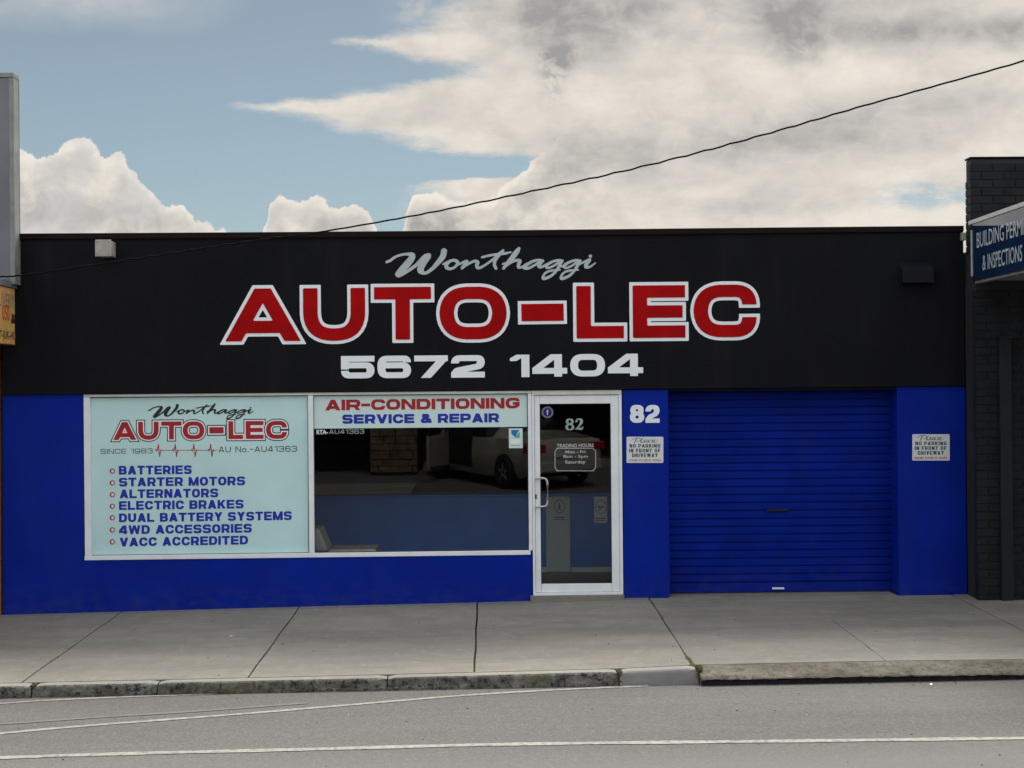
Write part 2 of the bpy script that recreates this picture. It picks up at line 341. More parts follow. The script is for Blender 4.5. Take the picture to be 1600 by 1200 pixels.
# ------------------------------------------------------------------ mesh helpers
def link(o, parent=None):
    COL.objects.link(o)
    if parent is not None: o.parent = parent
    return o
def obj_from(name, verts, faces, mats, parent=None, mi=None, smooth=False):
    me = bpy.data.meshes.new(name); me.from_pydata([tuple(v) for v in verts], [], faces)
    if not isinstance(mats, (list, tuple)): mats = [mats]
    for x in mats: me.materials.append(x)
    if mi: me.polygons.foreach_set('material_index', mi)
    if smooth: me.polygons.foreach_set('use_smooth', [True]*len(me.polygons))
    me.update()
    return link(bpy.data.objects.new(name, me), parent)
def bm_obj(name, bm, mats, parent=None, smooth=False):
    bmesh.ops.recalc_face_normals(bm, faces=bm.faces[:])
    me = bpy.data.meshes.new(name); bm.to_mesh(me); bm.free()
    if not isinstance(mats, (list, tuple)): mats = [mats]
    for x in mats: me.materials.append(x)
    if smooth:
        me.polygons.foreach_set('use_smooth', [True]*len(me.polygons))
        try: me.set_sharp_from_angle(angle=R(35))
        except Exception: pass
    return link(bpy.data.objects.new(name, me), parent)
def hexa(bm, P, bev=0.0, mi=0):        # 8 corners: bottom 4 then top 4 (same winding)
    v = [bm.verts.new(p) for p in P]
    fs = [bm.faces.new([v[i] for i in q]) for q in ((0, 3, 2, 1), (4, 5, 6, 7), (0, 1, 5, 4), (1, 2, 6, 5), (2, 3, 7, 6), (3, 0, 4, 7))]
    for f in fs: f.material_index = mi
    if bev:
        es = list({e for f in fs for e in f.edges})
        bmesh.ops.bevel(bm, geom=es, offset=bev, segments=2, affect='EDGES', profile=.5)
def box(bm, x0, x1, y0, y1, z0, z1, bev=0.0, mi=0):
    hexa(bm, [(x0, y0, z0), (x1, y0, z0), (x1, y1, z0), (x0, y1, z0), (x0, y0, z1), (x1, y0, z1), (x1, y1, z1), (x0, y1, z1)], bev, mi)
def boxo(name, x0, x1, y0, y1, z0, z1, m, parent=None, bev=0.004):
    bm = bmesh.new(); box(bm, x0, x1, y0, y1, z0, z1, bev); return bm_obj(name, bm, m, parent)
def pquad(name, c, Y0, Y1, m, parent=None, bev=0.003):
    """block whose front face has the four photo corners c = TL,TR,BR,BL on plane Y0 and reaches back to Y1"""
    f = [U(*p, Y0) for p in c]; bm = bmesh.new()
    TL, TR, BR, BL = f
    def bk(p): return Vector((p.x, Y1, p.z))
    hexa(bm, [BL, BR, bk(BR), bk(BL), TL, TR, bk(TR), bk(TL)], bev)
    return bm_obj(name, bm, m, parent)
def tube(bm, pts, rad, seg=8, caps=True):
    pts = [Vector(p) for p in pts]; rings = []
    for i, p in enumerate(pts):
        d = (pts[min(i+1, len(pts)-1)]-pts[max(i-1, 0)]).normalized()
        a = d.cross(Vector((0, 0, 1))); 
        if a.length < 1e-3: a = d.cross(Vector((0, 1, 0)))
        a.normalize(); b = a.cross(d)
        r = rad[i] if isinstance(rad, (list, tuple)) else rad
        rings.append([bm.verts.new(p + (a*math.cos(t)+b*math.sin(t))*r) for t in [2*math.pi*k/seg for k in range(seg)]])
    for A, B in zip(rings, rings[1:]):
        for k in range(seg): bm.faces.new((A[k], A[(k+1) % seg], B[(k+1) % seg], B[k]))
    if caps: bm.faces.new(rings[0][::-1]); bm.faces.new(rings[-1])
def root(name, label, cat=None, loc=(0, 0, 0), group=None, kind=None):
    o = bpy.data.objects.new(name, None); COL.objects.link(o); o.location = loc; o.empty_display_size = .2
    o['label'] = label
    if cat: o['category'] = cat
    if group: o['group'] = group
    if kind: o['kind'] = kind
    return o
def tag(o, label, cat=None, group=None, kind=None):
    o['label'] = label
    if cat: o['category'] = cat
    if group: o['group'] = group
    if kind: o['kind'] = kind
    return o
def adopt(o, r):         # parent while keeping world place (roots are only translated)
    o.parent = r; o.matrix_parent_inverse = Matrix.Translation(-Vector(r.location)); return o

# ------------------------------------------------------------------ signwriting: stroke letters -> clean outlines
def seg_sdf(X, Y, p, q, hw, t0, t1):
    dx, dy = q[0]-p[0], q[1]-p[1]; L = math.hypot(dx, dy) or 1e-9; dx /= L; dy /= L
    al = (X-p[0])*dx + (Y-p[1])*dy; pe = np.abs((X-p[0])*dy - (Y-p[1])*dx)
    ov = np.maximum(-al, al-L); inside = pe-hw
    rnd = np.sqrt(pe**2+np.maximum(ov, 0)**2)-hw; but = np.maximum(inside, ov)
    s = np.where(ov <= 0, np.maximum(inside, np.where((t0 & (al < L/2)) | (t1 & (al >= L/2)), ov, -9)), np.where(((al < 0) & t0) | ((al > L) & t1), but, rnd))
    return s
def fillet(pts, r, closed):
    n = len(pts); out = []
    for i in range(n):
        if not closed and i in (0, n-1): out.append(pts[i]); continue
        a, b, c = np.array(pts[i-1]), np.array(pts[i]), np.array(pts[(i+1) % n])
        u = a-b; v = c-b; lu, lv = np.linalg.norm(u), np.linalg.norm(v)
        rr = min(r, lu*.499, lv*.499) if (closed or 0 < i < n) else r
        if not closed and i == 1: rr = min(r, lu*.98, lv*.499)
        if not closed and i == n-2: rr = min(r, lu*.499 if n > 3 else lu*.98, lv*.98)
        u = u/lu; v = v/lv; s = b+u*rr; e = b+v*rr
        for k in range(9):
            t = k/8; out.append(tuple((1-t)**2*s*1 + 2*t*(1-t)*(b*.92+(s+e)*.04) + t*t*e))
    if closed: out.append(out[0])
    return out
def glyph_strokes(ch, W, wx, wy, Rr):
    l, r, b, t, m = wx/2, W-wx/2, wy/2, 1-wy/2, .5
    S = []      # (pts, closed, fillet, diag?)
    def P(*pts, R=Rr, closed=False, d=0): S.append((list(pts), closed, R, d))
    def B(x0, y0, x1, y1): S.append(([(x0, y0), (x1, y1)], False, 0, 0))
    c = wx*.56; hx = wx*1.12
    V = lambda x: B(x, 0, x, 1); H = lambda y, x0=0.0, x1=W: B(x0, y, x1, y)
    def D(p, q, f=1.0):       # slanted stroke, horizontal thickness hx*f, run past its ends and clipped
        dx, dy = q[0]-p[0], q[1]-p[1]; L = math.hypot(dx, dy); e = .6
        S.append(([(p[0]-dx/L*e, p[1]-dy/L*e), (q[0]+dx/L*e, q[1]+dy/L*e)], False, 0, (hx*f*abs(dy)/L/2, p, q)))
    if ch == 'A': D((c, 0), (W/2, 1)); D((W-c, 0), (W/2, 1)); k = .27; H(k, c+(W/2-c)*k, W-c-(W/2-c)*k)
    elif ch == 'B': V(l); rb = r-.03*W; P((l, t), (rb, t), (rb, m), (l, m), R=.24); P((l, m), (r, m), (r, b), (l, b), R=.24)
    elif ch == 'C': P((r, .62), (r, t), (l, t), (l, b), (r, b), (r, .38))
    elif ch == 'D': V(l); P((l, t), (r, t), (r, b), (l, b))
    elif ch == 'E': V(l); H(t); H(m, 0, W*.95); H(b)
    elif ch == 'F': V(l); H(t); H(.47, 0, W*.9)
    elif ch == 'G': P((r, .66), (r, t), (l, t), (l, b), (r, b), (r, .50)); H(.47, W*.52, W); B(r, .2, r, .55)
    elif ch == 'H': V(l); V(r); H(m)
    elif ch == 'I': V(W/2)
    elif ch == 'K': V(l); D((W*.25, .36), (W-c, 1)); D((W*.42, .62), (W-c, 0))
    elif ch == 'L': V(l); H(b)
    elif ch == 'M': V(l); V(r); D((c*1.1, 1), (W/2, 0), .8); D((W-c*1.1, 1), (W/2, 0), .8)
    elif ch == 'N': V(l); V(r); D((l*1.1, 1), (W-l*1.1, 0), 1.0)
    elif ch in 'O0': P((l, t), (r, t), (r, b), (l, b), closed=True)
    elif ch == 'P': V(l); P((l, t), (r, t), (r, .40), (l, .40), R=.27)
    elif ch == 'R': V(l); P((l, t), (r, t), (r, .40), (l, .40), R=.27); D((W*.60, .45), (W-c, 0))
    elif ch == 'S': P((r, .715), (r, t), (l, t), (l, m), (r, m), (r, b), (l, b), (l, .285), R=.23)
    elif ch == 'T': V(W/2); H(t)
    elif ch == 'U': P((l, 1), (l, b), (r, b), (r, 1))
    elif ch == 'V': D((c, 1), (W/2, 0)); D((W-c, 1), (W/2, 0))
    elif ch == 'W': D((c, 1), (W*.27, 0), .85); D((W*.5, 1), (W*.27, 0), .85); D((W*.5, 1), (W*.73, 0), .85); D((W-c, 1), (W*.73, 0), .85)
    elif ch == 'Y': B(W/2, 0, W/2, .5); D((c, 1), (W/2, .42)); D((W-c, 1), (W/2, .42))
    elif ch == 'Z': H(t); H(b); D((c, 0), (W-c, 1))
    elif ch == '1': V(r); D((c*.2, .72), (W*.72, 1.06), 1.2)
    elif ch == '2': P((l, .64), (l, t), (r, t), (r, .52), (l*1.1, .30), (l*1.1, b), R=.24); H(b)
    elif ch == '3': P((l, .74), (l, t), (r, t), (r, .52), (W*.36, .52), R=.24); P((W*.36, .52), (r, .52), (r, b), (l, b), (l, .26), R=.24)
    elif ch == '4': V(W*.74); H(.26); D((wx*.2, .26), (W*.68, 1.0), 1.25)
    elif ch == '5': H(t); B(l, .40, l, 1); P((l, .58), (r, .58), (r, b), (l, b), (l, .34), R=.25)
    elif ch == '6': P((r, .70), (r, t), (l, t), (l, b), (r, b), (r, .57), (l, .57), R=.27)
    elif ch == '7': H(t); D((W*.34, 0), (W-c, .86), 1.15)
    elif ch == '8': P((l*1.15, t), (r-l*.15, t), (r-l*.15, .52), (l*1.15, .52), closed=True, R=.22); P((l, .52), (r, .52), (r, b), (l, b), closed=True, R=.24)
    elif ch == '9': P((l, .30), (l, b), (r, b), (r, t), (l, t), (l, .43), (r, .43), R=.27)
    elif ch == '-': B(0, .48, W, .48)
    elif ch == '.': B(0, b, W, b)
    elif ch == 'o': P((l, .68-b), (r, .68-b), (r, b), (l, b), closed=True, R=.22)
    elif ch == '&': P((W*.98, .02), (W*.26, .70), (W*.26, t), (W*.66, t), (W*.66, .62), (l, .36), (l, b), (W*.66, b), (W*.92, .46), R=.16)
    return S
NATW = {'I': None, 'M': 1.22, 'W': 1.45, 'T': .96, 'L': .90, 'E': .95, 'F': .88, '1': .56, '-': .62, '.': .22, ' ': .42, 'o': .8, 'V': 1.05, 'A': 1.08, 'Y': 1.0, '&': 1.0}
def simplify(P, eps):
    P = np.array(P); n = len(P)
    if n < 8: return P
    keep = np.zeros(n, bool)
    def rec(i, j):
        if j <= i+1: return
        a, b = P[i], P[j]; d = b-a; L = np.hypot(*d)
        q = P[i+1:j]
        dist = np.abs((q[:, 0]-a[0])*d[1]-(q[:, 1]-a[1])*d[0])/L if L > 1e-9 else np.hypot(*(q-a).T)
        k = int(dist.argmax())
        if dist[k] > eps: keep[i+1+k] = True; rec(i, i+1+k); rec(i+1+k, j)
    f = int(np.hypot(*(P-P[0]).T).argmax()); keep[0] = keep[f] = True
    rec(0, f); rec(f, n-1); keep[n-1] = True
    return P[keep]
def contours(F, x0, y0, h):
    ny, nx = F.shape; F = np.where(F == 0, 1e-9, F); S = F < 0; segs = {}
    def ptx(i, j): a, b = F[i, j], F[i, j+1]; return (x0+(j+a/(a-b))*h, y0+i*h)
    def pty(i, j): a, b = F[i, j], F[i+1, j]; return (x0+j*h, y0+(i+a/(a-b))*h)
    cells = np.argwhere((S[:-1, :-1] != S[1:, :-1]) | (S[:-1, :-1] != S[:-1, 1:]) | (S[:-1, :-1] != S[1:, 1:]))
    for i, j in cells:
        a, b, c, d = S[i, j], S[i, j+1], S[i+1, j+1], S[i+1, j]
        e = {'b': ('x', i, j), 'r': ('y', i, j+1), 't': ('x', i+1, j), 'l': ('y', i, j)}
        k = a*1+b*2+c*4+d*8
        T = {1: ['lb'], 2: ['br'], 3: ['lr'], 4: ['rt'], 5: ['lt', 'rb'], 6: ['bt'], 7: ['lt'], 8: ['tl'], 9: ['tb'], 10: ['bl', 'tr'], 11: ['tr'], 12: ['rl'], 13: ['rb'], 14: ['bl']}
        for s in T.get(int(k), []): segs.setdefault(e[s[0]], []).append(e[s[1]]); segs.setdefault(e[s[1]], []).append(e[s[0]])
    loops = []; seen = set()
    for st in list(segs):
        if st in seen: continue
        lp = [st]; seen.add(st); cur = st
        while True:
            nx_ = [q for q in segs[cur] if q not in seen]
            if not nx_: break
            cur = nx_[0]; seen.add(cur); lp.append(cur)
        if len(lp) > 3: loops.append([ptx(i, j) if t == 'x' else pty(i, j) for t, i, j in lp])
    return loops
GC = {}
def glyph(ch, W, wx, wy, Rr, off, res):
    key = (ch, round(W, 3), wx, wy, Rr, off, res)
    if key in GC: return GC[key]
    h = 1.0/res; pad = off+3*h
    xs = np.arange(-pad, W+pad+h, h); ys = np.arange(-pad, 1+pad+h, h); X, Y = np.meshgrid(xs, ys)
    F = np.full(X.shape, 9.0)
    for pts, closed, rr, d in glyph_strokes(ch, W, wx, wy, Rr):
        if d:
            hw, p, q = d; s = seg_sdf(X, Y, pts[0], pts[1], hw, True, True)
            lo, hi = min(p[1], q[1]), max(p[1], q[1])
            s = np.maximum(s, np.maximum(lo-Y, Y-hi)); 
            if ch in 'NKRM1247': s = np.maximum(s, np.maximum(-X, X-W))
        else:
            pp = fillet(pts, rr, closed) if len(pts) > 2 else pts; s = np.full(X.shape, 9.0)
            cum = [0]
            for k in range(len(pp)-1): cum.append(cum[-1]+math.hypot(pp[k+1][0]-pp[k][0], pp[k+1][1]-pp[k][1]))
            for k in range(len(pp)-1):
                dx, dy = abs(pp[k+1][0]-pp[k][0]), abs(pp[k+1][1]-pp[k][1]); L = math.hypot(dx, dy)
                if L < 1e-6: continue
                hw = (wy*(dx/L)**2+wx*(dy/L)**2)/2
                sk = seg_sdf(X, Y, pp[k], pp[k+1], hw, (not closed) and k == 0, (not closed) and k == len(pp)-2)
                if not closed:
                    for e, q, dist in ((pp[0], pp[1], cum[k]), (pp[-1], pp[-2], cum[-1]-cum[k+1])):
                        if dist < 1.3*max(wx, wy):
                            ux, uy = q[0]-e[0], q[1]-e[1]; ul = math.hypot(ux, uy)
                            sk = np.maximum(sk, -((X-e[0])*ux+(Y-e[1])*uy)/ul)
                s = np.minimum(s, sk)
        F = np.minimum(F, s)
    if ch in 'AV':
        e = (W/2-wx*.56)/math.hypot(1, W/2-wx*.56); cc = 1/math.hypot(1, W/2-wx*.56); YY = Y if ch == 'A' else 1-Y
        F = np.maximum(F, np.maximum(YY*e-X*cc, YY*e-(W-X)*cc))
    F = np.maximum(F, np.maximum(-Y, Y-1)) - off
    loops = [simplify(c, .12*h) for c in contours(F, xs[0], ys[0], h)]
    GC[key] = loops; return loops
def fill(loops, place, th, nrm):
    """loops (2-D) -> verts, faces: a thin raised shape; place(x,y)->3-D back point, nrm = outward unit vector"""
    V = []; F = []; polys = []
    for lp in loops:
        polys.append([Vector((float(x), float(y), 0)) for x, y in lp])
    flat = [p for q in polys for p in q]; n = len(flat)
    xs_ = [p.x for p in flat]; ys_ = [p.y for p in flat]; kk = 100.0/max(max(xs_)-min(xs_), max(ys_)-min(ys_), 1e-6)
    tris = []
    def area(q): return sum(a.x*b.y-b.x*a.y for a, b in zip(q, q[1:]+q[:1]))/2
    def within(p, q):
        c = False
        for a, b in zip(q, q[1:]+q[:1]):
            if (a.y > p.y) != (b.y > p.y) and p.x < (b.x-a.x)*(p.y-a.y)/(b.y-a.y)+a.x: c = not c
        return c
    depth = [sum(within(q[0], o) for o in polys if o is not q) for q in polys]
    st = np.cumsum([0]+[len(q) for q in polys])
    for i, q in enumerate(polys):
        if depth[i] % 2: continue
        grp = [i]+[j for j, o in enumerate(polys) if depth[j] == depth[i]+1 and within(o[0], q)]
        idx = [int(st[j])+k for j in grp for k in range(len(polys[j]))]
        loc = [[Vector(((p.x-xs_[0])*kk, (p.y-ys_[0])*kk, 0)) for p in polys[j]] for j in grp]
        tris += [tuple(idx[t] for t in tr_) for tr_ in tessellate_polygon(loc)]
    back = [place(p.x, p.y) for p in flat]
    V = [b+nrm*th for b in back] + back
    F = [tuple(t) for t in tris]
    i = 0
    for q in polys:
        k = len(q)
        for a in range(k): c = (a+1) % k; F.append((i+a, i+c, n+i+c, n+i+a))
        i += k
    return V, F
def frame_on(p0, p1, Y):          # baseline start/end in the photograph -> placing function in metres on plane Y
    a, b = U(*p0, Y), U(*p1, Y); ex = (b-a); L = ex.length; ex.normalize()
    return a, ex, L
def sign_text(name, s, p0, p1, hpx, Y, m, parent, split=False, wx=.24, wy=.20, Rr=.34, gap=.13, off=0.0, res=30, th=.002, space=None):
    a, ex, L = frame_on(p0, p1, Y); H = hpx*(Y-CAM.y)/FPX; Wt = L/H
    nat = [(wx*1.0/1.3 if NATW.get(c, 1) is None else NATW.get(c, 1.0)) for c in s]
    if space: nat = [space if c == ' ' else w for c, w in zip(s, nat)]
    fixed = sum(wx for c in s if c == 'I') + gap*(len(s)-1)
    tot = sum(w for c, w in zip(s, nat) if c != 'I'); k = (Wt-fixed)/tot
    x = 0; Vs = []; Fs = []
    for c, w in zip(s, nat):
        w = wx if c == 'I' else w*k
        if c != ' ':
            lp = glyph(c, round(w, 2), wx, wy, Rr, off, res)
            if lp:
                v, f = fill(lp, lambda gx, gy: a+ex*((x+gx)*H)+Vector((0, 0, 1))*(gy*H), th, Vector((0, -1, 0)))
                if split: obj_from('letter', v, f, m, parent); x += w+gap; continue
                n = len(Vs); Vs += v; Fs += [tuple(i+n for i in q) for q in f]
        x += w+gap
    if split: return
    o = obj_from(name, Vs, Fs, m, parent); o['kind'] = 'stuff'; return o
def one_glyph(name, ch, x0, x1, ybase, h, Y, m, parent, wx, wy, Rr=.36, off=0.0, th=.003, res=60):
    a, ex, L = frame_on((x0, ybase), (x1, ybase-.0085*(x1-x0)), Y); H = h*(Y-CAM.y)/FPX
    lp = glyph(ch, round(L/H, 3), wx, wy, Rr, off, res)
    v, f = fill(lp, lambda gx, gy: a+ex*(gx*H)+Vector((0, 0, 1))*(gy*H), th, Vector((0, -1, 0)))
    return obj_from(name, v, f, m, parent)
def catmull(P, n=6):
    P = [np.array(p, float) for p in P]; Q = [2*P[0]-P[1]]+P+[2*P[-1]-P[-2]]; out = []
    for i in range(1, len(Q)-2):
        a, b, c, d = Q[i-1:i+3]
        for k in range(n):
            t = k/n; out.append(.5*((2*b)+(-a+c)*t+(2*a-5*b+4*c-d)*t*t+(-a+3*b-3*c+d)*t**3))
    out.append(P[-1]); return out
def brush(name, strokes, pxf, Y, m, parent, step, th=.002, th2=None):
    """strokes of (x, y, radius) in photo pixels -> filled brush lettering on the wall plane"""
    S = [catmull(s) if len(s) > 1 else [np.array(s[0], float), np.array(s[0], float)+1e-3] for s in strokes]
    al = np.concatenate(S); x0, y0 = al[:, 0].min()-al[:, 2].max()-2*step, al[:, 1].min()-al[:, 2].max()-2*step
    x1, y1 = al[:, 0].max()+al[:, 2].max()+2*step, al[:, 1].max()+al[:, 2].max()+2*step
    X, Y_ = np.meshgrid(np.arange(x0, x1, step), np.arange(y0, y1, step)); F = np.full(X.shape, 99.0)
    for s in S:
        for p, q in zip(s, s[1:]):
            mr = max(p[2], q[2])+2*step
            j0 = max(0, int((min(p[0], q[0])-mr-x0)/step)); j1 = int((max(p[0], q[0])+mr-x0)/step)+2
            i0 = max(0, int((min(p[1], q[1])-mr-y0)/step)); i1 = int((max(p[1], q[1])+mr-y0)/step)+2
            xx, yy = X[i0:i1, j0:j1], Y_[i0:i1, j0:j1]
            d = q[:2]-p[:2]; L2 = d@d+1e-12
            t = np.clip(((xx-p[0])*d[0]+(yy-p[1])*d[1])/L2, 0, 1)
            F[i0:i1, j0:j1] = np.minimum(F[i0:i1, j0:j1], np.hypot(xx-p[0]-t*d[0], yy-p[1]-t*d[1])-(p[2]+(q[2]-p[2])*t))
    loops = [simplify(c, .1*step) for c in contours(F, x0, y0, step)]
    v, f = fill(loops, lambda x, y: U(*pxf(x, y), Y), th, Vector((0, -1, 0)))
    return obj_from(name, v, f, m, parent)
def plain_text(name, s, corner, ex, H, wid, m, parent, bold=.0, nrm=None, upv=Vector((0, 0, 1)), shear=0.0, th=.0015):
    """built-in font, scaled to height H (capitals) and width wid, lying on the plane through corner spanned by ex, upv"""
    cu = bpy.data.curves.new('t', 'FONT'); cu.body = s; cu.size = 1; cu.offset = bold; cu.resolution_u = 3; cu.shear = shear
    to = bpy.data.objects.new('t', cu); COL.objects.link(to); bpy.context.view_layer.update()
    dg = bpy.context.evaluated_depsgraph_get(); me = bpy.data.meshes.new_from_object(to.evaluated_get(dg))
    vs = [v.co.copy() for v in me.vertices]; fs = [tuple(p.vertices) for p in me.polygons]
    bpy.data.objects.remove(to); bpy.data.curves.remove(cu); bpy.data.meshes.remove(me)
    xa, xb = min(v.x for v in vs), max(v.x for v in vs); kx = wid/(xb-xa); ky = H/(.729+bold)
    nrm = nrm or Vector((0, -1, 0)); ex = ex.normalized()
    V = [corner+ex*((v.x-xa)*kx)+upv*(v.y*ky)+nrm*th for v in vs]
    o = obj_from(name, V, fs, m, parent); o['kind'] = 'stuff'; return o
def plain_px(name, s, p0, p1, hpx, Y, m, parent, bold=0.0, shear=0.0):
    a, ex, L = frame_on(p0, p1, Y); return plain_text(name, s, a, ex, hpx*(Y-CAM.y)/FPX, L, m, parent, bold, shear=shear)

# ------------------------------------------------------------------ ground
_bx = [-30, -5.22, -1.6, -.12, 1.43, 4.35, 5.1, 9, 30]; _bz = [-.2, -.081, -.020, -.002, .030, .029, .030, .045, .08]
def zb(x): return float(np.interp(x, _bx, _bz))
YK = -3.52
kp = [(0, 1068), (365, 1060), (605, 1054.5), (741, 1051), (967, 1045), (1092, 1039), (1385, 1033), (1600, 1030.5)]
kx = [U(a, b, YK).x for a, b in kp]; kz = [U(a, b, YK).z for a, b in kp]
kx = [-30]+kx+[30]; kz = [kz[0]-.18]+kz+[kz[-1]+.18]
def zk(x): return float(np.interp(x, kx, kz))
def zp(x, y):
    t = min(1, max(0, y/YK)); return zb(x)*(1-t)+zk(x)*t
def zr(x, y):
    x = max(-15, min(15, x)); t = min(18.3, -y)
    return -.207+.0088*x+.047*(t-3.67)
def G(px, py):
    d = ray(px, py); lam = 10.0
    for _ in range(40):
        p = CAM+d*lam; lam += (zr(p.x, p.y)-p.z)/d.z*.9
    return CAM+d*lam

ground = obj_from('ground', [(-900, -900, -.9), (900, -900, -.9), (900, 900, -.9), (-900, 900, -.9)], [(0, 1, 2, 3)], m_earth)
tag(ground, 'wide flat dull ground beyond the street and behind the buildings', kind='structure')

road_xs = [-80, -45, -30, -15]+list(np.arange(-14, 15, 2.0))+[15, 30, 45, 80]; road_ys = [-3.5, -6, -9, -12, -15, -18.3]
vs = [(x, y, zr(x, y)) for y in road_ys for x in road_xs]; n = len(road_xs)
fs = [(j*n+i, (j+1)*n+i, (j+1)*n+i+1, j*n+i+1) for j in range(len(road_ys)-1) for i in range(n-1)]
road = obj_from('road', vs, fs, m_asph); tag(road, 'pale grey worn asphalt street in front of the shop', kind='structure')
def marking(name, pts, w, m):
    P = [G(*p) for p in pts]; Q = catmull([(p.x, p.y, 0) for p in P], 8)
    V = []
    for x, y, _ in Q:
        ww = w*(1+.10*math.sin(x*7.1)+.06*math.sin(x*23))
        V += [(x, y-ww/2, zr(x, y-ww/2)+.004), (x, y+ww/2, zr(x, y+ww/2)+.004)]
    F = [(2*i, 2*i+2, 2*i+3, 2*i+1) for i in range(len(Q)-1)]
    return obj_from(name, V, F, m, road)
marking('painted_line', [(-500, 1193), (-200, 1189), (0, 1184.5), (120, 1180.5), (250, 1177), (500, 1171), (800, 1163.5), (1200, 1159), (1600, 1154), (2000, 1149), (2500, 1142)], .105, m_paint)
marking('painted_line', [(-200, 1166), (-60, 1153), (0, 1147), (60, 1141), (180, 1131), (360, 1117.5), (540, 1102.5), (720, 1087.5), (850, 1079.5), (930, 1075.5), (1013, 1072)], .085, m_paint)
marking('painted_line', [(-200, 1112), (-60, 1105), (0, 1100), (90, 1094), (220, 1088.5), (290, 1086), (340, 1084)], .07, m_paint)
marking('faded_line', [(0, 1132), (160, 1121), (320, 1111), (480, 1099)], .07, m_ghost)
for y_ in (-8.7, -11.2):
    V = []
    for x in np.arange(-30, 30.1, 1.5): V += [(x, y_-.05, zr(x, y_-.05)+.004), (x, y_+.05, zr(x, y_+.05)+.004)]
    obj_from('painted_line', V, [(2*i, 2*i+2, 2*i+3, 2*i+1) for i in range(len(V)//2-1)], m_paint, road)

# footpath slabs
pave = obj_from('pavement', [(x, y, zp(x, y)-.035) for x in (-30, -8, -5.22, -1.6, -.12, 1.43, 5.1, 30) for y in (0.6, YK+.005)],
                [(2*i, 2*i+1, 2*i+3, 2*i+2) for i in range(7)], m_joint)
tag(pave, 'concrete footpath of wide slabs along the shop front', kind='structure')
jx = [-11.5, -9.6, -7.7, -5.82, U(190, 957).x, U(468, 948.5).x, U(746, 941).x, U(1014, 934).x]
xr1 = U(1487, 930).x; jx += [xr1, xr1+1.9, xr1+3.8, xr1+5.7]
def slab(x0, x1, y0, y1, name='slab', m=m_conc, th=.06, zo=0.0, parent=pave, g=.0085):
    x0 += g; x1 -= g; nx, ny = max(2, int((x1-x0)/.3)), 7
    bm = bmesh.new(); T = {}
    for i in range(nx+1):
        for j in range(ny+1):
            x = x0+(x1-x0)*i/nx; y = y0+(y1-y0)*j/ny
            if i in (0, nx): x += .004*math.sin(y*9+x0*3)
            T[i, j] = bm.verts.new((x, y, zp(x, y)+zo))
    for i in range(nx):
        for j in range(ny): bm.faces.new((T[i, j], T[i+1, j], T[i+1, j+1], T[i, j+1]))
    ext = bmesh.ops.extrude_face_region(bm, geom=bm.faces[:])
    bmesh.ops.translate(bm, verts=[v for v in ext['geom'] if isinstance(v, bmesh.types.BMVert)], vec=(0, 0, -th))
    return bm_obj(name, bm, m, parent)
for a, b in zip(jx, jx[1:]):
    mm = m_conc_apron if abs(a-jx[7]) < .01 else m_conc
    if mm is m_conc_apron:
        xs_ = U(1385, 1033, YK).x
        slab(a, b, -.30, -1.45, m=mm)                    # the saw cut runs only part of the way in
        slab(a, xs_, -1.451, YK+.020, m=mm, g=.0035); slab(xs_, b, -1.451, YK+.020, m=mm, g=.0035)
        slab(a, b, -.02, -.293, m=m_conc, zo=.001)
    else:
        slab(a, b, -.115, YK+.020, m=mm); slab(a, b, .30, -.105, m=m_kerbclean, zo=.003)
# moss tufts lying in the joints
def moss_strip(x, ya, yb, w, seed, parent=pave):
    rr = random.Random(seed); bm = bmesh.new(); n = int(abs(yb-ya)/.03)
    for k in range(n):
        y = ya+(yb-ya)*(k+rr.random())/n; s = w*(.5+rr.random()); c = Vector((x+rr.uniform(-.5, .5)*w*.6, y, zp(x, y)-.004))
        q = bmesh.ops.create_icosphere(bm, subdivisions=1, radius=s)['verts']
        for v in q: v.co = Vector((v.co.x*1.0, v.co.y*1.5, v.co.z*.55))+c
    o = bm_obj('moss', bm, m_moss, parent); o['kind'] = 'stuff'; return o
moss_strip(jx[6], -1.6, -3.5, .006, 1); moss_strip(jx[7], -2.2, -3.5, .008, 2); moss_strip(jx[7], -3.15, -3.51, .020, 3)

